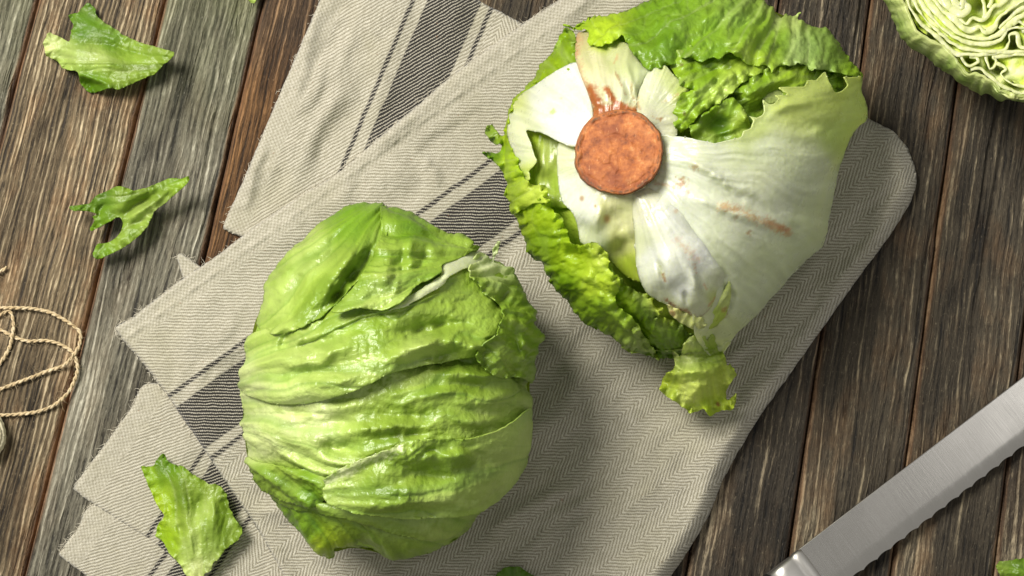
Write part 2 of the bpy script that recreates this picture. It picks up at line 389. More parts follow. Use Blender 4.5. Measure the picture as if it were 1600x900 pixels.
# ------------------------------------------------------------------ towel
def towel_material():
    b = NB("linen_twill")
    uvn = b.n("ShaderNodeUVMap", uv_map="weave").outputs[0]
    wob = b.n("ShaderNodeTexNoise"); b.put(wob.inputs["Vector"], uvn); wob.inputs["Scale"].default_value = 55; wob.inputs["Detail"].default_value = 2
    sp = b.n("ShaderNodeSeparateXYZ"); b.put(sp.inputs[0], uvn)
    ws = b.n("ShaderNodeSeparateColor"); b.put(ws.inputs[0], wob.outputs["Color"])
    u = b.math('ADD', b.math('MULTIPLY', sp.outputs[0], 1000), b.math('MULTIPLY', b.math('SUBTRACT', ws.outputs[0], 0.5), 4.6))
    v = b.math('ADD', b.math('MULTIPLY', sp.outputs[1], 1000), b.math('MULTIPLY', b.math('SUBTRACT', ws.outputs[1], 0.5), 4.6))
    pp = b.math('PINGPONG', v, 25.0)
    near_ = b.math('LESS_THAN', v, 262.0)
    vv = b.math('ADD', b.math('MULTIPLY', near_, v), b.math('MULTIPLY', b.math('SUBTRACT', 1.0, near_), pp))
    PI2 = 2 * math.pi
    ph = b.math('MULTIPLY', b.math('ADD', b.math('MULTIPLY', u, -0.60), b.math('MULTIPLY', vv, 0.80)), PI2 / 4.7)
    rib = b.math('MULTIPLY_ADD', b.math('SINE', ph), 0.5, 0.5)
    # threads crossing the ribs
    th = b.math('MULTIPLY_ADD', b.math('SINE', b.math('MULTIPLY', b.math('ADD', u, b.math('MULTIPLY', vv, 0.25)), PI2 / 3.3)), 0.5, 0.5)
    bk = b.math('MULTIPLY_ADD', b.math('MULTIPLY', b.math('SINE', b.math('MULTIPLY', u, PI2 / 7.0)), b.math('SINE', b.math('MULTIPLY', v, PI2 / 7.0))), 0.5, 0.5)
    inb = b.maprange(v, 34, 40, 1, 0)
    h = b.math('ADD', b.math('MULTIPLY', rib, 0.85), b.math('MULTIPLY', th, 0.22))
    h = b.math('ADD', b.math('MULTIPLY', h, b.math('SUBTRACT', 1.0, inb)), b.math('MULTIPLY', b.math('MULTIPLY_ADD', bk, 0.5, 0.25), inb))
    slub = b.noise(b.scale3(uvn, (60, 330, 1)), 1.0, 4, 0.65)
    slub2 = b.noise(b.scale3(uvn, (500, 70, 1)), 1.0, 3, 0.6)
    fine = b.noise(b.scale3(uvn, (700, 700, 1)), 1.0, 3, 0.7)
    stain = b.noise(b.scale3(uvn, (7, 7, 1)), 1.0, 3, 0.55)
    h = b.math('ADD', h, b.math('MULTIPLY', b.math('SUBTRACT', fine, 0.5), 1.5))
    lt = b.mix(b.maprange(slub, 0.35, 0.7), L(164, 160, 143), L(199, 195, 180))
    lt = b.mix(b.maprange(stain, 0.5, 0.7, 0, 0.35), lt, L(166, 162, 130))
    dk = b.mix(b.maprange(slub2, 0.35, 0.7), L(114, 108, 90), L(144, 138, 118))
    lc = b.mix(b.maprange(h, 0.05, 0.75), dk, lt)
    # dark yarn stripes
    def band(a, c, e=1.2):
        return b.math('MULTIPLY', b.maprange(v, a - e, a + e), b.maprange(v, c - e, c + e, 1, 0))
    st = b.math('MAXIMUM', b.math('MAXIMUM', band(131, 138), band(248, 255)), band(155, 234))
    sc_ = b.mix(b.maprange(h, 0.16, 0.42), b.mix(0.5, L(150, 144, 130), lt), b.mix(b.maprange(slub, .3, .7), L(26, 25, 24), L(46, 43, 41)))
    c = b.mix(st, lc, sc_)
    c = b.mix(b.maprange(fine, 0.58, 0.75, 0, 0.45), c, L(112, 106, 90))
    c = b.mix(b.maprange(slub2, 0.58, 0.7, 0, 0.4), c, b.mix(1.0, c, (1.25, 1.25, 1.25), 'MULTIPLY'))
    speck = b.noise(b.scale3(uvn, (160, 160, 1)), 1.0, 1, 0.4)
    c = b.mix(b.maprange(speck, 0.76, 0.79, 0, 0.5), c, L(120, 82, 48))
    b.put(b.p.inputs["Base Color"], c); b.p.inputs["Roughness"].default_value = 0.9; b.p.inputs["Specular IOR Level"].default_value = 0.15
    b.p.inputs["Sheen Weight"].default_value = 0.25; b.p.inputs["Sheen Roughness"].default_value = 0.5
    b.put(b.p.inputs["Normal"], b.bump(h, 0.6, 0.0007))
    return b.m
M_CLOTH = towel_material()
def fibre_mat(name, c1, c2):
    b = NB(name); oc = b.n("ShaderNodeTexCoord").outputs["Object"]
    b.put(b.p.inputs["Base Color"], b.mix(b.noise(oc, 300, 2), c1, c2)); b.p.inputs["Roughness"].default_value = 0.85
    return b.m
M_THREAD = fibre_mat("linen_thread", L(190, 182, 160), L(222, 216, 200))

def hairs(name, starts, dirs, lens, rad, mat, parent, wig=0.4, seed=3, nseg=4):
    rng = np.random.default_rng(seed); V = []; Q = []
    for p, d, l in zip(starts, dirs, lens):
        p = np.array(p, float); d = np.array(d, float); d /= np.linalg.norm(d) + 1e-9
        pts = [p]; 
        for k in range(nseg):
            d = d + rng.normal(0, wig, 3) * 0.6; d /= np.linalg.norm(d); pts.append(pts[-1] + d * l / nseg)
        base = len(V)
        for k, q in enumerate(pts):
            t = pts[min(k + 1, nseg)] - pts[max(k - 1, 0)]; t /= np.linalg.norm(t) + 1e-9
            a = np.cross(t, [0.3, 0.2, 0.93]); a /= np.linalg.norm(a) + 1e-9; c = np.cross(t, a)
            r = rad * (1 - 0.6 * k / nseg)
            for m in range(3):
                V.append(q + r * (a * math.cos(m * 2.094) + c * math.sin(m * 2.094)))
        for k in range(nseg):
            for m in range(3):
                i0 = base + k * 3 + m; i1 = base + k * 3 + (m + 1) % 3
                Q.append((i0, i1, i1 + 3, i0 + 3))
    o = make_mesh(name, V, Q, (), mat, parent); o["kind"] = "stuff"
    return o

towel = empty("kitchen_towel", tuple(at(700, 500, 0.0)))
tag(towel, "folded natural linen herringbone kitchen towel with charcoal stripes under both lettuce heads", "towel")

def towel_layer(poly, n, v0, ztop, zlow, h=3.0, edge_r=6.0, off=None, feats=(), wr=0.5, seed=0, jag=0.8, hem=None, fray=None, wscale=140.0, flip=1, folds=0.6, fmask=None):
    """n = unit normal of the stripes in the picture, v0 = its value at the woven edge"""
    n = np.array(n) / np.linalg.norm(n); t = np.array([n[1], -n[0]])
    pl = resample(poly, 4, True)
    # a slightly uneven border
    tn = np.roll(pl, -1, 0) - np.roll(pl, 1, 0); tn /= np.linalg.norm(tn, axis=1)[:, None] + 1e-9
    nr = np.stack([tn[:, 1], -tn[:, 0]], 1); sarc = np.arange(len(pl)) * 4.0
    pl = pl + nr * (jag * fbm(sarc / 9.0, sarc * 0, 3, seed + 90))[:, None]
    P, sd, s, q, tr = grid_patch(pl, h)
    X, Y = P[:, 0], P[:, 1]
    r = edge_r if np.isscalar(edge_r) else ctrl(X, Y, edge_r)
    tt = np.clip(sd / r, 0, 1); prof = np.sqrt(np.maximum(0, 1 - (1 - tt) ** 2))
    z = zlow + (ztop - zlow) * prof
    fold = fbm((X * n[0] + Y * n[1]) / 60 + 0.8 * fbm(X / 120, Y / 120, 2, seed + 61), (X * t[0] + Y * t[1]) / 170, 2, seed + 60); z = z + folds * fold * sstep(0, 40, sd) * (fmask(X, Y) if fmask else 1)
    z = z + wr * fbm(X / wscale, Y / wscale, 3, seed) * sstep(0, 30, sd) + 0.12 * fbm(X / 22, Y / 22, 2, seed + 4) * sstep(0, 8, sd)
    if off is not None: z = z + ctrl(X, Y, off) * sstep(-6, 24, sd)
    for f in feats: z = z + f(X, Y)
    u = X * t[0] + Y * t[1]; v = (X * n[0] + Y * n[1] - v0) * flip
    if hem is not None:   # stitched hem ridge parallel to the woven edge
        z = z + 0.55 * np.exp(-((v - hem) / 3.5) ** 2) * (1 + 0.9 * fbm(u / 7, v / 7, 2, seed + 8)) + 0.35 * np.exp(-((v - 3) / 4) ** 2) * (1 + fbm(u / 6, v / 6, 2, seed + 3))
    z = z + 0.10 * fbm(X / 5, Y / 5, 2, seed + 12)
    V = at(X, Y, z * 0.001)
    o = make_mesh("towel_layer", V, q, tr, M_CLOTH, None, uv=np.stack([u, v], 1) / 1000.0)
    adopt(towel, o); solid(o, 0.0009)
    if fray:
        rng = np.random.default_rng(seed + 5); st, di, ln = [], [], []
        for (a, c, cnt) in fray:
            pp = resample([a, c] if len(np.shape(c)) == 1 else c, 3, False); a = np.array(a)
            for k in range(cnt):
                i = rng.integers(0, len(pl)); 
            d, qq, ss, sg, LL = near(pp, pl, True)
            for k in range(cnt):
                i = rng.integers(0, len(qq)); j = rng.normal(0, 1.2, 2)
                p = at(qq[i][0] + j[0], qq[i][1] + j[1], (zlow + 0.5 * (ztop - zlow)) * 0.001)
                st.append(p); an = rng.uniform(0, 6.28); di.append((math.cos(an), math.sin(an), rng.uniform(-.1, .5))); ln.append(rng.uniform(0.0008, 0.0034))
        fo = hairs("frayed_threads", st, di, ln, 0.00013, M_THREAD, None, 0.5, seed + 6); adopt(towel, fo)
    return o

N1 = (.591, .807); N2 = (.92, .392); N3 = (.834, .55)
# lowest bottom-left corner, the corner over it, the sheet at the top left, then the main sheet
towel_layer([(152, 785), (122, 825), (94, 862), (97, 872), (140, 905), (190, 960), (520, 960), (470, 830), (330, 760)], (.80, .60), 592, 1.8, 0.7, seed=11, edge_r=5, fray=[((94, 862), (152, 785), 60)])
towel_layer([(235, 598), (200, 645), (155, 706), (117, 758), (118, 768), (150, 790), (200, 823), (245, 853), (300, 900), (330, 960), (560, 960), (480, 800), (360, 640)], N3, 519, 3.0, 1.6, seed=23, edge_r=6,
            feats=[lambda X, Y: ridge(X, Y, [(340, 640), (280, 720), (200, 800)], 26, 0.8)], fray=[((117, 758), (235, 598), 60)])
towel_layer([(515, -45), (500, 0), (470, 70), (440, 140), (400, 235), (372, 300), (349, 352), (353, 360), (380, 372), (470, 400), (640, 330), (800, 150), (835, 52), (822, 40), (782, 18), (745, -2), (715, -45)], N2, 459.5, 2.8, 0.8, seed=35, edge_r=6, wr=0.9, wscale=90, folds=3.6, fmask=lambda X, Y: 1 - sstep(-45, 5, .591 * X + .807 * Y - 521),
            feats=[lambda X, Y: ridge(X, Y, [(560, 20), (530, 100), (505, 170)], 14, 1.6), lambda X, Y: ridge(X, Y, [(600, 200), (560, 250), (500, 300)], 12, 1.8), lambda X, Y: ridge(X, Y, [(700, 60), (670, 130), (640, 190)], 16, 1.2), lambda X, Y: ridge(X, Y, [(500, -10), (470, 110), (455, 200)], 16, 2.2), lambda X, Y: ridge(X, Y, [(420, 210), (400, 260), (385, 310), (372, 340)], 10, 3.0),
                   lambda X, Y: ridge(X, Y, [(530, 120), (520, 190), (480, 260)], 18, 1.4), lambda X, Y: ridge(X, Y, [(445, 250), (425, 330)], 14, -1.2),
                   lambda X, Y: ridge(X, Y, [(620, 60), (590, 140), (560, 210)], 20, 1.0)], fray=[((349, 352), (515, -40), 90)])
towel_layer([(276, 401), (284, 396), (296, 404), (315, 418), (330, 432), (305, 446), (287, 434)], (.75, -.66), -60, 2.4, 0.9, h=2, seed=44, edge_r=4, fray=[((276, 401), (300, 410), 16)])
right_edge = [(1355, 184), (1395, 205), (1420, 235), (1432, 275), (1424, 312), (1390, 368), (1340, 436), (1250, 562), (1180, 662), (1132, 745), (1110, 800), (1082, 850), (1045, 905)]
towel_layer([(180, 515), (205, 497), (240, 470), (287, 434), (300, 425), (345, 395), (400, 352), (470, 305), (525, 272), (590, 216), (640, 175), (690, 131), (740, 92), (800, 48), (870, 2), (915, -28), (1040, -50), (1180, 30), (1310, 145)] + right_edge +
            [(1000, 965), (640, 970), (470, 960), (440, 895), (401, 825), (366, 774), (335, 727), (300, 676), (265, 625), (222, 567)],
            N1, 521, 6.4, 2.2, folds=2.5, h=2.6, seed=52, wr=1.3, wscale=105, hem=22,
            edge_r=[(x, y, 26) for x, y in right_edge] + [(x, y, 6) for x, y in ((180, 515), (300, 425), (470, 305), (640, 175), (870, 2), (300, 676), (440, 895), (800, 500), (265, 625))],
            off=[(x, y, 5.5) for x, y in right_edge] + [(1330, 300, 4.5), (1250, 430, 4.0), (1150, 600, 3.5), (1050, 760, 3.0), (1000, 640, 1.0), (900, 800, 0.8), (800, 860, 0), (600, 600, 0), (300, 560, 0), (500, 330, 0), (760, 120, 0), (900, 500, 0), (1000, 300, 0), (420, 860, 0), (650, 940, 0)],
            feats=[lambda X, Y: ridge(X, Y, [(640, 230), (670, 262), (690, 300)], 12, 2.6), lambda X, Y: ridge(X, Y, [(650, 250), (600, 290), (560, 330)], 22, 1.0),
                   lambda X, Y: ridge(X, Y, [(560, 255), (640, 190), (700, 150)], 9, 1.6), lambda X, Y: ridge(X, Y, [(880, 700), (940, 640), (980, 600)], 24, 0.9),
                   lambda X, Y: ridge(X, Y, [(930, 860), (1000, 780), (1050, 700)], 22, 1.2), lambda X, Y: ridge(X, Y, [(300, 640), (330, 590), (370, 560)], 10, 0.8)],
            fray=[((180, 515), (525, 272), 150), ((525, 272), (870, 2), 150), ((182, 515), (300, 676), 60)])

# ------------------------------------------------------------------ lettuce tools
def inflate(poly, h=4.0):
    """height 0..1 of a soft pillow over the outline (Poisson inflation)"""
    pl = resample(poly, 5, True); mn = pl.min(0) - 3 * h; mx = pl.max(0) + 3 * h
    xs = np.arange(mn[0], mx[0] + h, h); ys = np.arange(mn[1], mx[1] + h, h)
    GX, GY = np.meshgrid(xs, ys); ins = inside(np.stack([GX.ravel(), GY.ravel()], 1), pl).reshape(GX.shape)
    u = np.zeros(GX.shape); wq = 1.9
    par = (np.add.outer(np.arange(GX.shape[0]), np.arange(GX.shape[1])) % 2 == 0)
    for it in range(420):
        for m in (par, ~par):
            av = np.zeros_like(u)
            av[1:-1, 1:-1] = 0.25 * (u[:-2, 1:-1] + u[2:, 1:-1] + u[1:-1, :-2] + u[1:-1, 2:] + 1.0)
            u = np.where(ins & m, u + wq * (av - u), u)
    u /= u.max()
    def f(X, Y):
        fx = np.clip((X - xs[0]) / h, 0, len(xs) - 1.001); fy = np.clip((Y - ys[0]) / h, 0, len(ys) - 1.001)
        ix = fx.astype(int); iy = fy.astype(int); ax = fx - ix; ay = fy - iy
        g = (u[iy, ix] * (1 - ax) + u[iy, ix + 1] * ax) * (1 - ay) + (u[iy + 1, ix] * (1 - ax) + u[iy + 1, ix + 1] * ax) * ay
        return np.sqrt(np.maximum(g, 0))
    return f

def veins(X, Y, O, seed, dens=9.0, warp=0.05):
    dx, dy = X - O[0], Y - O[1]; r = np.hypot(dx, dy); a = np.arctan2(dy, dx)
    a = a + warp * fbm(X / 70, Y / 70, 2, seed + 60)
    m = np.abs(vn(a * dens, r / 420 + 3.3, seed)) ; g = dens / np.maximum(r, 25)
    main = np.exp(-(m / (2.2 * g + 0.004)) ** 2) * sstep(20, 130, r)
    m2 = np.abs(fbm(X / 34, Y / 34, 1, seed + 7)); sub = np.exp(-(m2 / 0.07) ** 2)
    return main, sub, r, a

def leaf(name, parent, poly, zfun, col, O, mat, h=2.0, seed=0, jag=1.2, jagf=7.0, frill=None, wrinkle=(1.2, 14.0, 60.0), pucker=0.5, pscale=11.0,
         off=0.0, curl=None, feats=(), vein=0.35, veincol=0.25, thick=0.0005, smooth=True, spots=(), dens=9.0, streaks=(), wrinkle2=None, mottle=0.25, fine=0.12, nrm=None):
    pl = resample(poly, 3, True, smooth)
    tn = np.roll(pl, -1, 0) - np.roll(pl, 1, 0); tn /= np.linalg.norm(tn, axis=1)[:, None] + 1e-9
    nr = np.stack([tn[:, 1], -tn[:, 0]], 1); sa = np.concatenate([[0], np.cumsum(np.linalg.norm(np.diff(pl, axis=0), axis=1))])
    pl = pl + nr * (jag * (0.7 * fbm(sa / jagf, sa * 0, 2, seed + 41) + 0.5 * fbm(sa / 28, sa * 0, 2, seed + 43)))[:, None]
    P, sd, s, q, tr = grid_patch(pl, h); X, Y = P[:, 0], P[:, 1]
    z = zfun(X, Y)
    z = z + (off if np.isscalar(off) else ctrl(X, Y, off)); zb = z
    mv, sv, r, a = veins(X, Y, O, seed, dens)
    amp, ka, lr = wrinkle
    z = z + amp * fbm(a * ka + 5, r / lr, 3, seed + 2) * sstep(0, 150, r)
    if wrinkle2: z = z + wrinkle2[0] * fbm(a * wrinkle2[1] + 0.5 * fbm(X / 60, Y / 60, 2, seed + 3), r / wrinkle2[2], 2, seed + 6)
    big = 0.5 + 0.5 * fbm(X / 60, Y / 60, 2, seed + 14)
    bub = fbm(X / pscale, Y / pscale, 3, seed + 5)
    z = z + pucker * (np.abs(bub) * 1.6 - 0.4) * (0.35 + big)
    fp = fbm(X / 6.5, Y / 6.5, 2, seed + 15); z = z + fine * (np.abs(fp) * 1.6 - 0.5) * (0.2 + big)
    z = z - vein * mv - 0.25 * vein * sv
    dw = z - zb if nrm else None
    for f in feats: z = z + f(X, Y)
    if curl: z = z + curl[0] * np.exp(-sd / curl[1])
    if frill:
        fa, fw, fl = frill
        z = z + fa * np.exp(-sd / fw) * (np.sin(s / fl * 2 * math.pi + 2.5 * fbm(s / 40, s * 0, 2, seed + 8)) + 0.8 * fbm(s / fl, sd / 20, 2, seed + 9))
    c = lin(ctrl(X, Y, [(x, y, *rgb) for x, y, rgb in col], 2.6)) if not callable(col) else col(X, Y, sd)
    var = 1 + 0.10 * fbm(X / 40, Y / 40, 3, seed + 31) + 0.10 * fbm(a * 30, r / 60, 2, seed + 32)
    gk = np.clip(mottle * sstep(-0.05, 0.55, fbm(a * 9 + 2, r / 110, 3, seed + 33) + 0.35 * fbm(X / 16, Y / 16, 3, seed + 34)), 0, 1)[:, None]
    c = c * var[:, None]; c = c * (1 - gk) + c * np.array([0.66, 0.76, 0.40]) * gk
    pale = lin((206, 220, 150))
    if veincol < 0: c = c * (1 + veincol * (0.8 * mv + 0.3 * sv))[:, None] ** np.array([1.2, 0.8, 1.5])
    k = np.clip(veincol * (0.8 * mv + 0.35 * sv), 0, 1)[:, None]; c = c * (1 - k) + pale * k * np.minimum(1, c.mean(1, keepdims=True) * 3.2)
    for (sx, sy, sr, rgb, st) in spots:
        dd = np.hypot(X - sx, Y - sy) / sr + 0.55 * fbm(X / 5, Y / 5, 3, seed + 77)
        k = (st * (1 - sstep(0.5, 1.1, dd)))[:, None]; c = c * (1 - k) + lin(rgb) * k
    if nrm:   # relief stands off the surface itself, not only upwards
        gx = (nrm(X + 3, Y) - nrm(X - 3, Y)) / 6 / 0.27; gy = (nrm(X, Y + 3) - nrm(X, Y - 3)) / 6 / 0.27
        sl = np.hypot(gx, gy); kk = np.minimum(1, 2.5 / np.maximum(sl, 1e-6)); gx = gx * kk; gy = gy * kk; ln3 = np.sqrt(1 + gx * gx + gy * gy)
        z = z - dw + dw / ln3; X = X - 0.55 * dw * gx / ln3 / 0.27; Y = Y - 0.55 * dw * gy / ln3 / 0.27
    for i_, (ln_, w_, rgb_, st_) in enumerate(streaks): c = streak(ln_, w_, rgb_, st_, X, Y, c, seed + 200 + i_)
    V = at(X, Y, z * 0.001)
    o = make_mesh(name, V, q, tr, mat, None, col=np.clip(c, 0.003, 0.95))
    adopt(parent, o)
    if thick: solid(o, thick)
    return o

def streak(line, width, rgb, st, X, Y, c, seed, nz=1.0):
    P = np.stack([X, Y], 1); pl = resample(line, 4, False); d, q, s, sg, Ln = near(P, pl, False)
    n = 0.6 * fbm(X / 7, Y / 7, 3, seed) + 0.6 * fbm(X / 2.6, Y / 2.6, 2, seed + 1)
    k = (st * np.clip((1.15 - d / width + nz * n) * (0.8 if nz == 1.0 else 1.3), 0, 1) * (d < width * 2.2))[:, None]
    return c * (1 - k) + lin(rgb) * k

def core_body(parent, poly, zfun, z_eq, zbot, colour, drop, seed=0):
    """closed heart of the head: pillow top and a rounded underside down to the cloth"""
    pl = resample(poly, 6, True); pl = pl.mean(0) + (pl - pl.mean(0)) * 0.965; P, sd, s, q, tr = grid_patch(pl, 4.0); X, Y = P[:, 0], P[:, 1]
    z = zfun(X, Y) - (drop if np.isscalar(drop) else ctrl(X, Y, drop)) * (0.75 + 0.25 * sstep(0, 30, sd))
    z += 1.0 * fbm(X / 25, Y / 25, 3, seed)
    V = at(X, Y, z * 0.001); n0 = len(V)
    zr = z_eq - 0.75 * (np.full(len(pl), drop) if np.isscalar(drop) else ctrl(pl[:, 0], pl[:, 1], drop)); ring0 = at(pl[:, 0], pl[:, 1], zr * 0.001); cen = ring0.mean(0); rings = []; m = len(pl)
    for k in range(9):
        a = k / 8 * math.pi / 2; sc = 1 - 0.42 * (1 - math.cos(a))
        rr = cen + (ring0 - cen) * sc; rr[:, 2] = (zr + (zbot - zr) * math.sin(a)) * 0.001
        rr[:, :2] *= 1; rings.append(rr)
    Q = [q]; T = [tr]
    for k in range(8):
        i = np.arange(m); j = (i + 1) % m; b0 = n0 + k * m; b1 = b0 + m
        Q.append(np.stack([b0 + i, b0 + j, b1 + j, b1 + i], -1))
    V = np.concatenate([V] + rings + [np.array([[cen[0], cen[1], zbot * 0.001]])])
    i = np.arange(m); T.append(np.stack([n0 + 8 * m + i, n0 + 8 * m + (i + 1) % m, np.full(m, len(V) - 1)], -1))
    c = lin(colour) * (1 + 0.2 * fbm(V[:, 0] * 60, V[:, 1] * 60 + V[:, 2] * 80, 3, seed))[:, None]
    o = make_mesh("heart", V, np.concatenate(Q), np.concatenate(T), M_CORE, None, col=c)
    adopt(parent, o); return o

def under_leaf(parent, poly, z_eq, zbot, c_top, c_bot, seed):
    """the outermost leaf wrapping the head below its widest line, down to the cloth"""
    pl = resample(poly, 3, True); pl = pl.mean(0) + (pl - pl.mean(0)) * 0.985; m = len(pl)
    ring = at(pl[:, 0], pl[:, 1], np.full(m, z_eq * 0.001)); cen = ring.mean(0); th = 2 * math.pi * np.arange(m) / m; R = 26; V = []; C = []
    for k in range(R):
        t = k / (R - 1); a = t * math.pi / 2 * 0.96; sc = 1 - 0.40 * (1 - math.cos(a)); fade = sstep(0.0, 0.12, t) * sstep(1.0, 0.8, t) if k else 0.0
        dsp = 1.0 + 0.001 / 0.07 * fade * (2.2 * fbm(np.cos(th) * 7, np.sin(th) * 7 + t * 0.5, 3, seed) + 0.9 * fbm(np.cos(th) * 24, np.sin(th) * 24 + t * 2, 3, seed + 4))
        rr = cen + (ring - cen) * sc * dsp[:, None]; rr[:, 2] = (z_eq + (zbot - z_eq) * math.sin(a)) * 0.001 + 0.0012 * fbm(th * 9, th * 0 + t * 3, 2, seed + 6) * (1 - t); V.append(rr)
        kk = np.clip(t + 0.35 * fbm(np.cos(th) * 9, np.sin(th) * 9 + t, 3, seed + 8), 0, 1)[:, None]; vv = np.exp(-(np.abs(fbm(np.cos(th) * 12, np.sin(th) * 12 + t * 0.3, 2, seed + 9)) / 0.05) ** 2)[:, None] * 0.3
        C.append((lin(c_top) * (1 - kk) + lin(c_bot) * kk) * (1 - vv) + lin(GP) * vv)
    i = np.arange(m); j = (i + 1) % m; Q = [np.stack([k * m + i, k * m + j, (k + 1) * m + j, (k + 1) * m + i], -1) for k in range(R - 1)]
    o = make_mesh("outer_leaf", np.concatenate(V), np.concatenate(Q), (), M_LEAF, None, col=np.concatenate(C)); adopt(parent, o)

# palette (albedo, 0-255)
GR = (122, 162, 30); GM = (147, 176, 62); GL = (178, 200, 104); GP = (207, 219, 152); GD = (92, 134, 14)
YG = (178, 206, 40); YL = (204, 221, 92); WH = (230, 235, 214); WG = (218, 225, 182); BR = (160, 106, 60); BO = (204, 152, 108)

# ------------------------------------------------------------------ left head
SIL_L = [(377, 613), (378, 583), (387, 533), (397, 500), (410, 470), (420, 427), (447, 397), (487, 357), (520, 337), (547, 323), (575, 320), (603, 322), (637, 330), (660, 343), (700, 366), (737, 376), (748, 390), (770, 406), (803, 423), (815, 445), (830, 477), (840, 488), (834, 507), (846, 530), (838, 567), (831, 593), (831, 640), (827, 690), (821, 723), (803, 753), (777, 780), (737, 820), (715, 846), (687, 857), (653, 867), (613, 873), (573, 863), (547, 860), (522, 866), (500, 860), (480, 845), (457, 820), (437, 797), (418, 775), (393, 743), (382, 713), (377, 660)]
headL = empty("iceberg_lettuce", tuple(at(610, 600, 0.005)))
tag(headL, "whole green iceberg lettuce head with wrapped wrinkled leaves, crown up, near the towel's middle", "lettuce", "lettuce heads on the towel")
inL = inflate(SIL_L); ZE = 50.0; ZH = 62.0
LF = [  # (kind, line, width, amp mm)
    ('r', [(588, 350), (580, 390), (550, 432), (520, 472), (470, 503)], 7, -5.0), ('r', [(573, 345), (547, 400), (503, 460), (470, 485)], 11, 3.2),
    ('r', [(457, 513), (446, 533), (437, 553)], 7, -3.2), ('r', [(474, 520), (452, 552)], 6, 1.8),
    ('r', [(625, 383), (622, 420), (615, 455)], 8, -3.0), ('r', [(610, 385), (606, 430), (590, 465)], 12, 2.6), ('r', [(650, 360), (690, 385), (730, 392)], 8, -2.5),
    ('r', [(587, 533), (643, 520), (700, 508), (760, 500)], 13, -5.0), ('r', [(560, 582), (627, 551), (693, 530), (743, 541), (777, 507), (792, 466)], 9, 3.6),
    ('r', [(606, 588), (677, 562), (720, 563), (745, 585)], 11, -4.2), ('r', [(773, 490), (790, 460), (800, 440)], 7, -4.0), ('r', [(800, 500), (806, 540), (800, 590)], 7, -2.6),
    ('r', [(430, 560), (500, 556), (570, 536)], 10, 1.6), ('r', [(405, 590), (480, 582), (540, 575)], 7, -1.5), ('r', [(640, 600), (720, 602), (800, 612)], 9, -1.7),
    ('r', [(440, 664), (500, 663), (560, 660)], 8, -2.2), ('r', [(560, 646), (630, 645), (700, 657)], 9, -2.0), ('r', [(520, 677), (600, 668), (645, 667), (665, 680)], 7, 2.6),
    ('r', [(490, 692), (530, 700), (570, 698)], 9, -3.6), ('r', [(440, 650), (520, 640), (600, 622)], 8, 1.5), ('r', [(680, 625), (750, 628), (815, 615)], 8, 1.4),
    ('r', [(620, 766), (700, 738), (780, 712)], 8, -2.4), ('r', [(560, 735), (640, 722), (740, 700), (800, 680)], 13, 2.4), ('r', [(705, 769), (727, 776), (745, 783)], 5, -1.6),
    ('r', [(600, 808), (670, 797), (720, 780)], 7, -1.8), ('r', [(555, 775), (620, 770), (690, 750)], 9, 1.4), ('r', [(600, 800), (680, 780), (760, 760)], 8, 1.2),
    ('r', [(420, 750), (440, 770), (470, 775)], 7, -2.6), ('r', [(430, 690), (470, 712), (510, 722)], 8, -1.6), ('r', [(400, 640), (420, 680), (430, 720)], 14, 1.5),
    ('r', [(440, 420), (460, 440), (455, 470)], 12, -1.8), ('r', [(500, 370), (480, 410), (440, 450)], 12, 1.5), ('r', [(660, 440), (700, 432), (750, 426)], 9, 1.8), ('r', [(660, 470), (720, 470), (770, 462)], 9, -1.8),
    ('r', [(395, 560), (450, 545), (520, 530), (590, 505)], 6, -1.6), ('r', [(420, 535), (480, 528), (540, 512)], 6, 1.4), ('r', [(640, 540), (700, 518), (750, 516)], 6, 1.6), ('r', [(400, 655), (450, 645), (540, 645)], 6, -1.6), ('r', [(560, 690), (620, 680), (700, 672)], 6, -1.8),
    ('r', [(690, 650), (750, 660), (800, 650)], 7, 1.8), ('r', [(560, 760), (620, 752), (700, 722), (770, 705)], 6, -1.5), ('r', [(540, 785), (600, 786), (660, 775)], 5, 1.4), ('r', [(700, 590), (760, 585), (815, 590)], 6, 1.6), ('r', [(640, 620), (690, 612), (740, 612)], 6, 1.5), ('r', [(470, 600), (530, 596), (580, 580)], 6, 1.7), ('r', [(420, 400), (450, 430), (430, 470)], 9, 1.6), ('r', [(530, 345), (520, 390), (490, 430)], 7, -1.8), ('r', [(650, 350), (640, 390), (650, 430)], 7, 1.6), ('r', [(670, 370), (665, 400), (640, 430)], 6, -1.6),
    ('r', [(815, 520), (820, 550)], 6, 2.4), ('r', [(785, 560), (800, 575), (825, 580)], 6, -2.6),
]
def lfeat(X, Y):
    z = np.zeros(len(X))
    for k, ln, wd, am in LF: z += ridge(X, Y, ln, wd * 1.3, am * (1.6 if am < 0 else 1.7))
    z += stepf(X, Y, [(470, 540), (560, 500), (640, 480), (700, 452)], -1.6, 16)
    return z
domeL = lambda X, Y: ZE + ZH * inL(X, Y)
zL = lambda X, Y: domeL(X, Y) + lfeat(X, Y) * sstep(0.1, 0.35, inL(X, Y))
core_body(headL, SIL_L, domeL, ZE, 6.0, (140, 172, 60), 15.0, 3)
under_leaf(headL, SIL_L, ZE + 0.5, 6.5, GM, GP, 801)
cL = [(390, 600, GP), (400, 690, GP), (420, 450, GL), (470, 390, GL), (560, 340, GR), (640, 340, GR), (600, 380, GM), (500, 560, GL), (560, 600, GL), (480, 650, GP), (600, 650, GM), (700, 600, GM), (800, 560, GM), (700, 500, GM), (600, 520, GM), (740, 440, GM), (820, 520, GM), (790, 650, GL), (700, 720, GM), (600, 740, GM), (520, 750, GL), (420, 760, GM), (480, 830, GR), (600, 850, GM), (700, 800, GL), (780, 740, GL), (650, 560, GL), (560, 430, GM), (500, 470, GM), (590, 460, GL)]
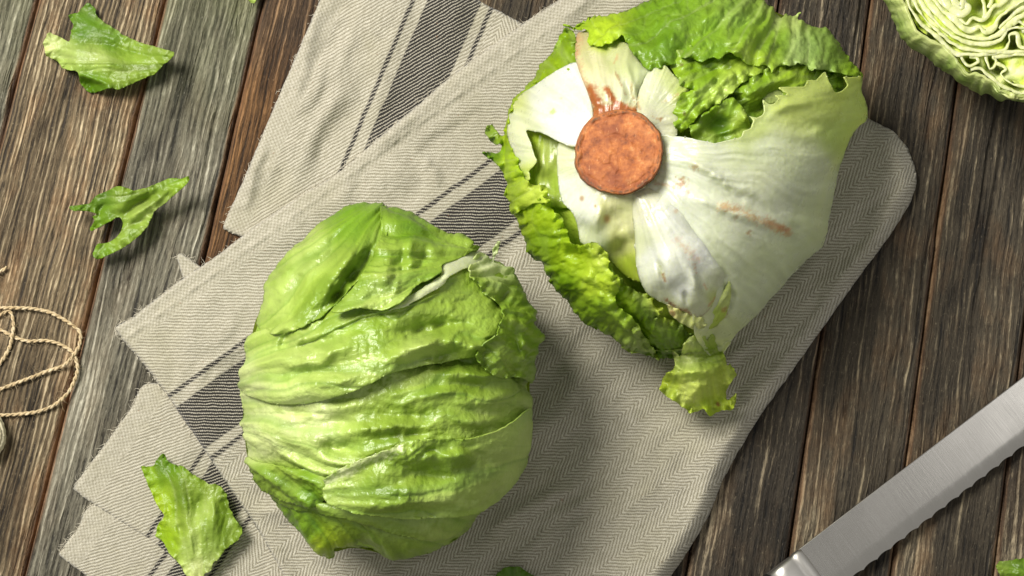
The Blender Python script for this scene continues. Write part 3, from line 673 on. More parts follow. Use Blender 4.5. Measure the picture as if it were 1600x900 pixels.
def Ll(poly, off, seed, O, curl=(-2.0, 5.0), extra=(), **kw):
    return leaf("leaf", headL, poly, zL, nrm=domeL, col=cL + list(extra), O=O, mat=M_LEAF, h=1.8, seed=seed, off=off, curl=curl, **{**dict(wrinkle=(0.75, 24.0, 200.0), wrinkle2=(3.6, 7.5, 280.0), pucker=0.5, pscale=15.0, jag=1.0, vein=0.55, veincol=-0.28, dens=15.0, mottle=0.6, fine=0.26), **kw})
OL = (250, 640)
# fringe at the bottom, tucked lowest
Ll([(420, 772), (470, 790), (560, 805), (640, 828), (742, 810), (716, 846), (687, 857), (653, 868), (613, 874), (573, 864), (548, 858), (523, 857), (523, 871), (506, 868), (482, 848), (457, 821), (437, 798)], -5.0, 101, (400, 700), frill=(1.6, 9, 22), extra=[(500, 850, YG), (450, 810, GR)])
# bottom band
Ll([(395, 748), (440, 775), (500, 785), (560, 795), (650, 800), (745, 780), (785, 772), (740, 817), (700, 845), (645, 842), (590, 826), (545, 812), (505, 806), (470, 800), (435, 790)], -1.0, 111, (330, 720), curl=(-1.0, 4.0), jag=1.6)
# middle wrap, from the long crease down to the gap
Ll([(376, 610), (400, 605), (493, 600), (607, 565), (680, 545), (760, 530), (845, 522), (838, 567), (831, 600), (830, 650), (780, 682), (727, 694), (650, 696), (590, 712), (520, 748), (505, 760), (440, 756), (392, 742), (382, 713), (377, 660)], 0.0, 121, OL, curl=(-1.5, 4.0))
# lower-left flap
Ll([(381, 715), (400, 724), (440, 730), (480, 735), (503, 738), (511, 752), (508, 774), (497, 792), (470, 792), (438, 784), (412, 768), (393, 744)], 3.6, 131, (340, 690), curl=(-1.8, 4.0), extra=[(490, 770, GR), (440, 760, GM)], pucker=1.0)
# big lower-right leaf whose pale rolled edge runs up to the right
Ll([(505, 752), (520, 741), (540, 729), (560, 720), (587, 710), (612, 699), (637, 688), (680, 686), (727, 687), (752, 681), (777, 673), (800, 659), (829, 637), (828, 690), (822, 723), (803, 753), (777, 780), (738, 800), (680, 806), (640, 808), (590, 805), (552, 797), (520, 788), (505, 775)], 5.0, 141, (360, 790), curl=(0.6, 5.0), streaks=[([(512, 754), (530, 741), (562, 725), (590, 713), (622, 700)], 9, (218, 226, 176), 0.9)], jag=0.7,
   feats=[lambda X, Y: ridge(X, Y, [(508, 756), (530, 740), (587, 714), (630, 696)], 6, 2.4), lambda X, Y: ridge(X, Y, [(640, 705), (720, 702), (800, 672)], 6, -1.8)])
# upper wrap whose lower border makes the long crease
Ll([(378, 612), (378, 583), (388, 530), (420, 512), (470, 495), (530, 470), (610, 465), (690, 430), (757, 402), (803, 424), (828, 478), (835, 510), (840, 535), (800, 548), (752, 556), (690, 566), (650, 574), (607, 585), (585, 597), (560, 609), (528, 620), (493, 628), (460, 632), (427, 631), (400, 623)], 4.2, 151, (240, 620), curl=(-1.2, 3.5), extra=[(690, 470, GM), (430, 560, GL)], jag=0.6)
# right crumple
Ll([(742, 400), (757, 396), (768, 404), (773, 384), (779, 378), (777, 396), (774, 410), (803, 422), (814, 444), (831, 478), (842, 487), (833, 506), (848, 528), (842, 545), (838, 567), (833, 598), (815, 590), (790, 592), (766, 578), (745, 560), (752, 545), (775, 520), (785, 490), (775, 468), (752, 450), (735, 425)], 7.0, 161, (690, 430), curl=(0.8, 4.0), frill=(1.8, 7, 19), jag=2.0, pucker=1.5, pscale=16, wrinkle=(2.4, 7.0, 40.0), extra=[(757, 410, WG), (730, 420, GP), (800, 500, GM), (820, 560, GM)])
# top-left wrap
Ll([(398, 505), (410, 470), (420, 427), (447, 397), (487, 357), (520, 337), (547, 323), (578, 320), (606, 322), (612, 345), (598, 380), (574, 420), (545, 455), (520, 482), (490, 503), (465, 516), (440, 523), (415, 520)], 6.2, 171, (620, 300), curl=(-1.5, 4.0), frill=(0.8, 6, 30))
# top-centre leaf with the white rib showing beneath its edge
Ll([(596, 321), (637, 330), (660, 343), (700, 366), (722, 368), (736, 372), (739, 380), (733, 384), (748, 390), (720, 400), (692, 410), (690, 424), (672, 436), (650, 446), (632, 468), (606, 482), (585, 484), (560, 484), (535, 490), (518, 488), (530, 474), (556, 446), (580, 405), (596, 365)], 9.5, 181, (760, 395), curl=(0.4, 4.0), jag=1.0, wrinkle=(2.4, 9.0, 60.0), extra=[(690, 400, GM)],
   feats=[lambda X, Y: ridge(X, Y, [(618, 375), (623, 410), (619, 455), (600, 474)], 5, 2.2), lambda X, Y: ridge(X, Y, [(520, 488), (560, 480), (603, 474)], 5, 1.6)])
leaf("rib", headL, [(606, 485), (640, 462), (675, 440), (690, 428), (692, 412), (720, 402), (742, 392), (760, 398), (756, 408), (725, 420), (700, 434), (692, 446), (660, 464), (630, 480)], zL, [(640, 470, (205, 216, 160)), (740, 402, WG), (690, 430, (214, 222, 176))], (800, 380), M_RIB, h=1.6, seed=187, off=7.6, curl=(-1.4, 6), wrinkle=(0.3, 9, 60), pucker=0.15, veincol=0.05, vein=0.1)

# ------------------------------------------------------------------ right head
SIL_R = [(793, 190), (800, 165), (830, 130), (850, 100), (880, 70), (905, 48), (940, 30), (1000, 3), (1040, -16), (1080, -26), (1125, -26), (1170, -8), (1215, 16), (1258, 33), (1292, 50), (1325, 88), (1345, 122), (1354, 167), (1352, 188), (1335, 206), (1321, 233), (1310, 268), (1300, 312), (1293, 358), (1282, 386), (1240, 425), (1213, 456), (1183, 490), (1150, 520), (1120, 540), (1080, 548), (1030, 552), (985, 545), (940, 519), (905, 492), (884, 465), (862, 440), (850, 412), (828, 390), (812, 358), (800, 330), (794, 290), (790, 240)]
headR = empty("iceberg_lettuce", tuple(at(1060, 290, 0.006)))
tag(headR, "iceberg lettuce head lying stem up, showing round brown cut stem and white ribs", "lettuce", "lettuce heads on the towel")
inR = inflate(SIL_R); RE = 46.0; RH = 60.0
def domeR(X, Y):
    t = inR(X, Y); return RE + RH * (0.9 * t + 0.1 * t * t) - 4.0 * np.exp(-(((X - 967) / 120) ** 2 + ((Y - 237) / 120) ** 2))
core_body(headR, SIL_R, domeR, RE, 7.0, (150, 172, 54), [(1110, 180, 24), (1180, 170, 20), (1280, 130, 16), (860, 260, 22), (840, 290, 18), (1000, 480, 26), (960, 440, 22), (1060, 520, 24), (1200, 350, 7), (960, 240, 6), (1100, 40, 7), (920, 480, 12), (1250, 250, 7), (1000, 110, 7)], 5)
zR = domeR
under_leaf(headR, SIL_R, RE - 0.5, 7.5, GL, GR, 821)
def Rl(poly, off, seed, O, col, mat=None, name="leaf", curl=(-1.0, 4.0), **kw):
    return leaf(name, headR, poly, zR, col, O, mat or M_LEAF, h=1.8, nrm=domeR, seed=seed, off=off, curl=curl, **kw)
STEM = (967, 237)
frilly = dict(jag=2.4, jagf=6.0, frill=(3.4, 9, 21), wrinkle=(2.2, 9.0, 45.0), pucker=1.3, pscale=14.0, vein=0.5, veincol=0.3)
smoothw = dict(mottle=0.0, fine=0.02, wrinkle=(0.35, 9.0, 160.0), pucker=0.10, pscale=12.0, vein=0.16, veincol=0.05, jag=0.7, dens=14.0)
# pocket leaf left of the stem
Rl([(812, 190), (870, 205), (905, 225), (905, 300), (890, 325), (850, 322), (820, 300), (806, 250)], [(820, 205, -10), (850, 250, -12), (868, 290, -17), (885, 260, -16), (850, 310, -14)], 201, (870, 120), [(825, 210, (150, 178, 30)), (855, 240, (166, 186, 84)), (870, 300, (150, 176, 60)), (840, 280, (160, 182, 74))], M_RIB, **{**smoothw, 'wrinkle': (1.2, 12, 160)})
# dark inner leaf between the frill and the big rib
Rl([(930, 380), (957, 418), (968, 430), (979, 447), (995, 457), (1008, 456), (1019, 464), (1023, 480), (1036, 480), (1034, 492), (1021, 501), (1038, 498), (1053, 500), (1068, 510), (1072, 522), (1082, 523), (1090, 540), (1070, 560), (1035, 560), (990, 548), (950, 500), (915, 440)], [(945, 400, -6), (990, 455, -6), (1030, 480, -4), (1075, 520, -10), (1000, 520, -14), (1040, 545, -14)], 211, (1130, 640), [(960, 430, (150, 184, 36)), (1010, 500, (134, 172, 30)), (1050, 540, (120, 158, 24)), (1030, 480, YL)], M_FRILL, **{**frilly, 'frill': (2.4, 7, 17)})
# outer frilly leaf, lower part
Rl([(799, 328), (805, 342), (811, 358), (823, 383), (827, 395), (851, 414), (861, 442), (883, 467), (904, 495), (920, 510), (942, 520), (967, 535), (979, 549), (1010, 552), (1030, 562), (1022, 545), (1013, 532), (998, 512), (985, 493), (967, 481), (960, 466), (968, 447), (966, 430), (957, 430), (951, 416), (950, 398), (929, 381), (904, 384), (892, 377), (883, 346), (861, 327), (857, 312), (830, 310), (812, 308)],
   [(805, 340, -4), (900, 480, -6), (970, 530, -6), (1015, 550, -12), (860, 330, 1), (900, 385, 2), (945, 400, 3), (962, 435, 3), (880, 420, 0), (930, 460, 2), (985, 500, 0), (850, 380, -1)], 221, (1100, 600),
   [(815, 350, (170, 196, 40)), (850, 330, YG), (900, 400, YG), (945, 400, YL), (880, 450, (132, 170, 30)), (920, 490, (150, 186, 44)), (930, 440, (188, 210, 62)), (970, 500, (164, 194, 66)), (1000, 540, GL), (840, 380, (150, 184, 34))], M_FRILL, **frilly,
   feats=[lambda X, Y: ridge(X, Y, [(850, 340), (880, 390), (920, 410), (940, 440), (950, 480)], 8, -3.0), lambda X, Y: ridge(X, Y, [(858, 400), (870, 380), (862, 350)], 7, 2.6), lambda X, Y: ridge(X, Y, [(905, 440), (935, 425)], 7, 2.8), lambda X, Y: ridge(X, Y, [(945, 470), (965, 500), (1000, 535)], 6, 2.0)])
# outer frilly leaf, upper part, with two side curls
Rl([(880, 45), (862, 82), (846, 100), (828, 128), (812, 148), (797, 168), (788, 200), (786, 214), (778, 207), (770, 195), (762, 195), (757, 207), (769, 224), (778, 226), (786, 222), (780, 238), (763, 239), (754, 240), (766, 248), (780, 262), (792, 280), (791, 290), (787, 306), (797, 312), (800, 336), (830, 320), (858, 314), (851, 291), (832, 288), (822, 280), (812, 262), (806, 242), (797, 215), (797, 185), (812, 155), (840, 134), (870, 112), (905, 98), (900, 60), (895, 48)],
   [(765, 205, -14), (760, 240, -16), (785, 215, -8), (800, 250, -2), (825, 300, 2), (790, 290, -6), (800, 180, -3), (860, 90, -3), (890, 60, 0)], 231, (960, 200),
   [(765, 205, GM), (760, 240, GR), (800, 260, YG), (830, 300, YL), (795, 200, (178, 202, 30)), (850, 110, (160, 190, 24)), (890, 60, (150, 184, 30)), (800, 300, YG)], M_FRILL, **{**frilly, 'jag': 2.0, 'wrinkle': (1.2, 9, 40)})
# white leaf below and beside the stem
def c_low(X, Y, sd):
    c = lin(ctrl(X, Y, [(x, y, *r) for x, y, r in [(885, 250, WG), (885, 300, WH), (920, 330, WH), (912, 370, WG), (950, 330, (214, 216, 150)), (965, 380, (206, 210, 130)), (975, 420, (170, 192, 60)), (990, 340, (216, 218, 160)), (935, 380, WG)]], 2.6))
    for (x, y, r) in ((948, 342, 5), (909, 310, 3.5), (930, 322, 2)):
        k = (np.clip(1.5 - np.hypot(X - x, (Y - y) * 0.8) / r, 0, 1) * 0.75)[:, None]; c = c * (1 - k) + lin(BR) * k
    return c
Rl([(873, 222), (897, 226), (930, 225), (1000, 260), (1010, 310), (1003, 340), (1003, 400), (1005, 440), (985, 436), (968, 424), (950, 402), (930, 386), (907, 380), (902, 350), (893, 332), (880, 318), (876, 308), (872, 285), (870, 255)], [(880, 240, -3), (880, 300, -5), (905, 370, -5), (930, 330, 1), (960, 350, -4), (970, 410, -14), (1000, 400, -8), (960, 300, 0)], 241, STEM, c_low, M_RIB, name="rib", **smoothw,
   feats=[lambda X, Y: ridge(X, Y, [(930, 300), (932, 340), (925, 380)], 10, 2.2), lambda X, Y: ridge(X, Y, [(965, 310), (970, 360), (975, 420)], 12, -2.5)])
# white leaf at the left of the stem, arching down over the pocket
Rl([(927, 176), (917, 138), (900, 97), (870, 110), (840, 130), (815, 147), (801, 164), (793, 185), (792, 212), (798, 228), (808, 250), (816, 270), (822, 283), (828, 280), (826, 268), (834, 260), (838, 250), (833, 240), (830, 228), (824, 212), (821, 203), (850, 209), (872, 221), (897, 230), (920, 222)],
   [(800, 190, -1), (820, 260, -4), (850, 170, 5), (900, 150, 3), (910, 220, 1), (870, 220, 2), (880, 120, 1)], 251, STEM, [(850, 160, WH), (900, 140, WH), (800, 180, WG), (810, 240, WG), (820, 275, (196, 212, 110)), (880, 210, WH), (800, 165, (206, 218, 130))], M_RIB, name="rib", **smoothw, spots=[(863, 175, 6, (180, 208, 120), .8), (877, 153, 3, (214, 190, 150), .6)])
# inner green leaves in the hollow at the upper right
Rl([(1145, 142), (1187, 112), (1216, 98), (1263, 98), (1310, 105), (1320, 140), (1300, 160), (1240, 160), (1215, 175), (1195, 195), (1165, 215), (1150, 180)], [(1180, 140, -2), (1240, 115, -3), (1300, 130, -9), (1200, 180, -10), (1160, 190, -9)], 261, (1120, 190), [(1180, 140, (136, 172, 36)), (1240, 120, (158, 190, 44)), (1200, 170, (166, 196, 66)), (1300, 130, GR), (1160, 180, GR)], M_LEAF, **{**frilly, 'wrinkle': (2.0, 7, 120), 'pucker': 0.5, 'pscale': 20}, feats=[lambda X, Y: ridge(X, Y, [(1150, 160), (1200, 130), (1260, 118)], 8, 3.0), lambda X, Y: ridge(X, Y, [(1165, 185), (1205, 150), (1235, 138)], 6, -4)])
Rl([(1077, 200), (1085, 192), (1098, 179), (1121, 162), (1143, 152), (1156, 162), (1166, 175), (1176, 204), (1165, 220), (1130, 232), (1090, 228)], [(1085, 195, -2), (1120, 165, -2), (1145, 155, -1), (1120, 200, -10), (1160, 205, -6), (1100, 215, -7), (1164, 180, -1)], 271, (1060, 240), [(1120, 165, (140, 178, 36)), (1120, 200, GD), (1110, 212, GM), (1160, 200, (170, 198, 70))], M_LEAF, **{**frilly, 'frill': (1.6, 6, 20), 'jag': 1.2, 'pucker': 0.5, 'pscale': 20, 'wrinkle': (1.4, 6, 80)}, feats=[lambda X, Y: ridge(X, Y, [(1155, 165), (1163, 185), (1166, 205)], 5, 4.0), lambda X, Y: ridge(X, Y, [(1082, 196), (1110, 172), (1140, 156)], 5, 3.5), lambda X, Y: ridge(X, Y, [(1095, 210), (1120, 208), (1155, 200)], 5, 3.0)])
Rl([(1225, 148), (1215, 140), (1198, 143), (1190, 152), (1200, 162), (1222, 160)], -5, 275, (1180, 150), [(1205, 150, (196, 212, 130))], M_LEAF, wrinkle=(0.6, 9, 40), pucker=0.3, vein=0.1)
# fan leaf right of the stem top
def c_fan(X, Y, sd):
    c = lin(ctrl(X, Y, [(1020, 190, (206, 208, 172)), (1030, 150, (208, 214, 172)), (1050, 125, (196, 208, 140)), (1010, 130, WG), (1070, 138, (180, 200, 100))], 2.4))
    c = streak([(1020, 182), (1032, 188), (1034, 184)], 2.0, BR, 0.8, X, Y, c, 5); c = streak([(1035, 160), (1060, 148)], 3, BO, 0.45, X, Y, c, 6)
    return streak([(998, 170), (995, 150)], 3, BR, 0.7, X, Y, c, 7)
Rl([(1016, 106), (1038, 102), (1050, 114), (1066, 128), (1080, 140), (1066, 152), (1060, 190), (1056, 215), (1030, 226), (1000, 230), (985, 195), (995, 172), (996, 152), (1006, 124)], [(1000, 190, 2), (1040, 210, -2), (1060, 140, 2), (1020, 120, 1.5), (1040, 170, 0)], 281, (1000, 200), c_fan, M_RIB, name="rib", **{**smoothw, 'wrinkle': (1.6, 8.0, 200.0), 'vein': 0.6})
# middle green crumple
Rl([(1030, 92), (1044, 100), (1057, 121), (1064, 134), (1071, 138), (1090, 142), (1067, 145), (1057, 158), (1052, 179), (1053, 195), (1060, 204), (1067, 207), (1081, 192), (1096, 177), (1119, 163), (1133, 153), (1146, 143), (1162, 128), (1187, 116), (1209, 112), (1215, 92), (1160, 70), (1080, 70)], [(1060, 190, -1), (1070, 150, 3), (1130, 140, 0), (1200, 105, -1), (1100, 100, -1), (1050, 105, 1)], 291, (1200, 60), [(1060, 190, (142, 178, 30)), (1070, 150, (146, 182, 36)), (1100, 110, (128, 166, 28)), (1150, 120, (172, 202, 60)), (1130, 145, (176, 204, 80)), (1050, 105, (146, 182, 36))], M_LEAF, **{**frilly, 'pucker': 1.1, 'pscale': 20, 'frill': (2.4, 8, 24)}, spots=[(1069, 178, 4, (90, 60, 40), .6), (1064, 99, 4, (96, 70, 40), .6)],
   feats=[lambda X, Y: ridge(X, Y, [(1085, 140), (1120, 125), (1160, 110)], 7, 2.8), lambda X, Y: ridge(X, Y, [(1075, 120), (1110, 112), (1150, 100)], 8, -3.2), lambda X, Y: ridge(X, Y, [(1112, 136), (1125, 120)], 5, -3)])
# big green top leaf
Rl([(884, 42), (880, 38), (896, 44), (908, 35), (940, 28), (965, 18), (1000, 2), (1030, -13), (1070, -25), (1120, -28), (1170, -9), (1200, 9), (1225, 21), (1240, 24), (1252, 18), (1246, 29), (1262, 36), (1290, 48), (1310, 65), (1325, 85), (1338, 106), (1345, 122), (1330, 120), (1306, 112), (1277, 110), (1263, 108), (1249, 98), (1240, 101), (1216, 103), (1207, 112), (1201, 103), (1172, 102), (1154, 95), (1137, 84), (1123, 95), (1112, 92), (1092, 95), (1067, 87), (1044, 100), (1018, 108), (1004, 101), (992, 87), (980, 70), (974, 58), (962, 64), (944, 73), (921, 69), (919, 52), (906, 49)],
   [(895, 48, 0), (950, 60, 4), (1010, 95, 4), (1060, 80, 4), (1130, 80, 5), (1200, 100, 4), (1260, 100, 2), (1330, 115, -2), (1100, 20, 3), (1200, 30, 2), (1000, 20, 1)], 301, (1250, -80),
   [(900, 45, (160, 192, 40)), (950, 50, YG), (1000, 60, (116, 156, 20)), (1040, 60, (108, 150, 16)), (1060, 20, (120, 160, 30)), (1100, 60, (128, 168, 26)), (1150, 20, (140, 176, 60)), (1200, 60, (134, 172, 34)), (1180, 95, (160, 192, 44)), (1260, 80, (150, 182, 90)), (1300, 90, (140, 174, 70)), (1330, 110, (150, 186, 40)), (1280, 105, (158, 186, 96)), (1230, 20, GL)], M_LEAF, **{**frilly, 'frill': (2.0, 7, 26), 'wrinkle': (2.2, 9.0, 90.0), 'wrinkle2': (3.4, 7.0, 120.0), 'pucker': 1.4, 'pscale': 17, 'veincol': 0.4, 'fine': 0.3, 'mottle': 0.5},
   feats=[lambda X, Y: ridge(X, Y, [(1000, 80), (1040, 50), (1060, 20)], 9, -3.4), lambda X, Y: ridge(X, Y, [(1090, 60), (1150, 40), (1230, 50)], 10, -3.2), lambda X, Y: ridge(X, Y, [(1070, 40), (1130, 20), (1190, 30)], 10, 2.8), lambda X, Y: ridge(X, Y, [(1110, 75), (1160, 60), (1220, 70)], 9, 3.0), lambda X, Y: ridge(X, Y, [(1180, 80), (1240, 75), (1310, 90)], 8, -2.4), lambda X, Y: ridge(X, Y, [(975, 60), (985, 40), (1010, 20)], 7, 2.2), lambda X, Y: ridge(X, Y, [(1120, 92), (1140, 80), (1170, 95)], 5, 2.5), lambda X, Y: ridge(X, Y, [(940, 55), (960, 40), (965, 25)], 6, 2.4)])
# tail: small crumpled leaf at the lower tip
Rl([(1030, 610), (1032, 600), (1037, 588), (1056, 572), (1056, 566), (1050, 551), (1056, 552), (1064, 556), (1071, 535), (1087, 524), (1110, 520), (1126, 545), (1137, 571), (1141, 566), (1147, 577), (1152, 586), (1143, 598), (1135, 610), (1137, 626), (1150, 614), (1146, 640), (1127, 642), (1110, 651), (1100, 638), (1078, 647), (1071, 638), (1048, 625)],
   [(1040, 605, -14), (1090, 640, -18), (1140, 630, -20), (1090, 590, -2), (1075, 560, -2), (1120, 560, -2), (1145, 585, -12), (1060, 565, -6)], 311, (1090, 500), [(1040, 605, (198, 216, 76)), (1080, 610, (214, 226, 128)), (1110, 600, (208, 222, 108)), (1140, 580, YL), (1110, 640, (190, 212, 56)), (1080, 550, GP), (1110, 560, (170, 194, 80))], M_FRILL, **{**frilly, 'frill': (3.2, 8, 24), 'wrinkle': (2.6, 6, 40)}, spots=[(1122, 632, 4, (130, 70, 40), .8)],
   feats=[lambda X, Y: ridge(X, Y, [(1040, 590), (1080, 580), (1130, 585)], 8, 8.0), lambda X, Y: ridge(X, Y, [(1060, 615), (1090, 625), (1120, 610)], 8, 3.4), lambda X, Y: ridge(X, Y, [(1080, 640), (1085, 610), (1100, 590)], 6, 3.0)])
# big pale right leaf
def c_big(X, Y, sd):
    c = lin(ctrl(X, Y, [(x, y, *r) for x, y, r in [(1050, 240, WH), (1100, 250, (228, 232, 206)), (1200, 230, (224, 231, 196)), (1180, 200, (208, 222, 146)), (1240, 160, (204, 219, 122)), (1300, 150, (202, 218, 116)), (1340, 170, (196, 214, 124)), (1260, 260, (224, 231, 192)), (1320, 210, (190, 211, 122)), (1280, 350, (218, 227, 178)), (1180, 330, (230, 234, 206)), (1230, 400, (220, 229, 184)), (1150, 450, (222, 230, 190)), (1120, 520, (216, 225, 168)), (1080, 300, WH), (1200, 300, (228, 233, 202))]], 2.4))
    c = c * np.array([0.965, 0.99, 0.90])
    c = streak([(1128, 322), (1160, 330), (1190, 345), (1230, 362)], 8.5, (212, 160, 108), 0.75, X, Y, c, 21)
    c = streak([(1200, 345), (1228, 358)], 5, (190, 122, 76), 0.7, X, Y, c, 22)
    c = streak([(1020, 285), (1050, 292), (1075, 300)], 4, (184, 120, 70), 0.55, X, Y, c, 23)
    for (x, y, r, st) in ((1065, 285, 9, .85), (1085, 262, 6, .6), (1170, 364, 4, .7), (1150, 340, 4, .5)):
        k = (np.clip(1.3 - np.hypot(X - x, Y - y) / r + 0.7 * fbm(X / 4, Y / 4, 2, 31), 0, 1) * st)[:, None]; c = c * (1 - k) + lin(BR) * k
    return streak([(1136, 470), (1131, 495)], 4, BR, 0.6, X, Y, c, 24)
Rl([(1000, 215), (1030, 212), (1067, 214), (1092, 219), (1119, 223), (1145, 217), (1159, 213), (1162, 204), (1174, 200), (1177, 188), (1171, 181), (1185, 184), (1195, 174), (1192, 156), (1201, 163), (1211, 161), (1217, 154), (1211, 149), (1232, 148), (1217, 137), (1236, 136), (1257, 135), (1263, 125), (1275, 125), (1289, 112), (1294, 126), (1304, 144), (1315, 143), (1325, 134), (1318, 121), (1329, 122), (1347, 121), (1347, 140), (1356, 167), (1354, 187), (1335, 206), (1321, 233), (1310, 268), (1300, 312), (1293, 358), (1284, 385), (1270, 397), (1240, 425), (1215, 455), (1183, 492), (1158, 515), (1142, 535), (1126, 556), (1112, 557), (1095, 540), (1085, 520), (1080, 480), (1040, 400), (1000, 320), (980, 270)],
   [(1000, 230, -6), (1000, 270, -6), (1015, 300, -3), (1030, 225, -1), (1055, 235, 3), (1100, 222, 5), (1160, 210, 5), (1230, 145, 6), (1290, 120, 6), (1340, 130, 2), (1200, 260, 5), (1280, 350, 0), (1210, 440, 0), (1120, 540, -4), (1100, 500, 2), (1120, 400, 3), (1030, 330, 2), (1250, 200, 6), (1345, 180, 1)], 321, STEM, c_big, M_RIB, name="leaf", **{**smoothw, 'jag': 0.9, 'wrinkle': (1.1, 9.0, 260.0), 'pucker': 0.14, 'vein': 0.14, 'dens': 14.0, 'fine': 0.04}, curl=(0.8, 4),
   feats=[lambda X, Y: ridge(X, Y, [(1050, 232), (1090, 258), (1130, 285), (1165, 315)], 7, 2.6), lambda X, Y: ridge(X, Y, [(1040, 290), (1130, 325), (1240, 370)], 9, 2.2), lambda X, Y: ridge(X, Y, [(1080, 270), (1140, 300), (1230, 345)], 10, -2.0),
          lambda X, Y: ridge(X, Y, [(1220, 185), (1260, 195), (1320, 200), (1345, 190)], 12, -3.0), lambda X, Y: ridge(X, Y, [(1185, 190), (1230, 165), (1300, 155)], 8, 2.0), lambda X, Y: ridge(X, Y, [(1110, 400), (1140, 460), (1120, 540)], 10, -3.5), lambda X, Y: ridge(X, Y, [(1290, 370), (1230, 340), (1200, 330)], 12, 1.8)])
# white swollen rib leaf with browned tip
def c_bulge(X, Y, sd):
    c = lin(ctrl(X, Y, [(x, y, *r) for x, y, r in [(1010, 330, (220, 222, 186)), (1020, 400, WH), (1060, 450, WH), (1090, 480, WG), (1050, 340, WH), (1100, 400, WH), (1130, 440, WG), (1000, 380, WG), (1040, 470, WG), (1128, 470, (190, 206, 110))]], 2.4))
    c = streak([(1040, 468), (1055, 480), (1072, 486), (1088, 497), (1100, 494), (1112, 480)], 3.2, (156, 88, 52), 0.85, X, Y, c, 41)
    c = streak([(1028, 410), (1036, 432)], 3, (186, 196, 90), 0.7, X, Y, c, 42); c = streak([(1036, 428), (1038, 438)], 3, BR, 0.9, X, Y, c, 43)
    c = streak([(1058, 375), (1075, 392), (1088, 405)], 7, (222, 176, 136), 0.55, X, Y, c, 44); c = streak([(1085, 412), (1088, 428)], 3, BO, 0.7, X, Y, c, 45)
    c = streak([(1108, 478), (1118, 466)], 3, BO, 0.7, X, Y, c, 46); c = streak([(1100, 445), (1104, 452)], 2.4, BO, 0.7, X, Y, c, 47)
    for (x, y, r) in ((1056, 330, 4), (1060, 326, 3)):
        k = (np.clip(1.3 - np.hypot(X - x, Y - y) / r, 0, 1) * .5)[:, None]; c = c * (1 - k) + lin(BO) * k
    return c
Rl([(980, 300), (1010, 290), (1050, 310), (1090, 350), (1120, 385), (1134, 412), (1138, 430), (1132, 452), (1118, 474), (1108, 488), (1099, 497), (1087, 499), (1072, 489), (1056, 483), (1042, 477), (1028, 470), (1010, 458), (999, 438), (993, 410), (991, 370), (988, 335)], [(1000, 310, 2), (1000, 400, 2), (1050, 420, 9), (1080, 470, 8), (1090, 490, 6), (1040, 470, 3), (1120, 420, 5), (1070, 350, 4), (1132, 440, 4)], 331, STEM, c_bulge, M_RIB, name="rib", **{**smoothw, 'wrinkle': (0.8, 9, 220)}, curl=(-6.0, 12),
   feats=[lambda X, Y: ridge(X, Y, [(1022, 398), (1034, 425), (1040, 450)], 5, -2.6), lambda X, Y: ridge(X, Y, [(1090, 470), (1085, 440), (1070, 400)], 8, 2.4), lambda X, Y: ridge(X, Y, [(1075, 482), (1068, 450)], 5, -1.8), lambda X, Y: ridge(X, Y, [(1060, 330), (1100, 370), (1128, 420)], 6, -1.5)])
Rl([(1042, 474), (1056, 482), (1080, 492), (1098, 497), (1104, 508), (1094, 514), (1082, 514), (1070, 508), (1056, 500), (1046, 490)], [(1050, 485, 2), (1095, 505, 3), (1070, 500, 1)], 341, (1080, 540), [(1050, 485, (196, 196, 120)), (1080, 505, (204, 214, 130))], M_RIB, name="rib", wrinkle=(1.0, 10, 40), pucker=0.6, spots=[(1050, 490, 5, BO, .6)], frill=(1.2, 5, 14))
Rl([(1104, 500), (1116, 478), (1130, 455), (1140, 440), (1142, 470), (1134, 495), (1120, 510), (1108, 514)], 1.5, 345, (1080, 540), [(1120, 490, (176, 200, 80)), (1132, 470, (190, 206, 120))], M_RIB, wrinkle=(1.0, 10, 40), pucker=0.5, spots=[(1131, 485, 6, BR, .6)])
# petiole leaf with the browned edges, running up from the stem
def c_pet(X, Y, sd):
    c = lin(ctrl(X, Y, [(x, y, *r) for x, y, r in [(908, 60, (206, 196, 140)), (930, 90, (214, 212, 160)), (960, 90, (206, 212, 150)), (990, 110, (200, 210, 150)), (950, 140, (222, 222, 176)), (975, 150, WG), (940, 70, (180, 200, 80)), (930, 130, (222, 216, 170)), (985, 150, (206, 212, 170)), (1005, 115, (200, 212, 160))]], 2.4))
    c = streak([(903, 55), (900, 80), (904, 105), (914, 135)], 7, (204, 150, 112), 0.75, X, Y, c, 51)
    c = streak([(921, 140), (927, 152), (935, 165), (944, 180)], 12, (166, 92, 44), 1.0, X, Y, c, 52, 0.45)
    c = streak([(947, 138), (958, 155), (970, 165), (985, 172), (998, 176)], 6, (170, 98, 48), 1.0, X, Y, c, 53, 0.45)
    c = streak([(922, 180), (945, 172), (970, 170), (1000, 178)], 10, (170, 98, 48), 1.0, X, Y, c, 54, 0.4)
    c = streak([(962, 114), (970, 130), (978, 150)], 2.2, BR, 0.75, X, Y, c, 55); c = streak([(965, 85), (960, 98)], 2.6, BO, 0.6, X, Y, c, 56)
    return streak([(986, 130), (988, 150), (994, 165)], 2.4, BR, 0.6, X, Y, c, 57)
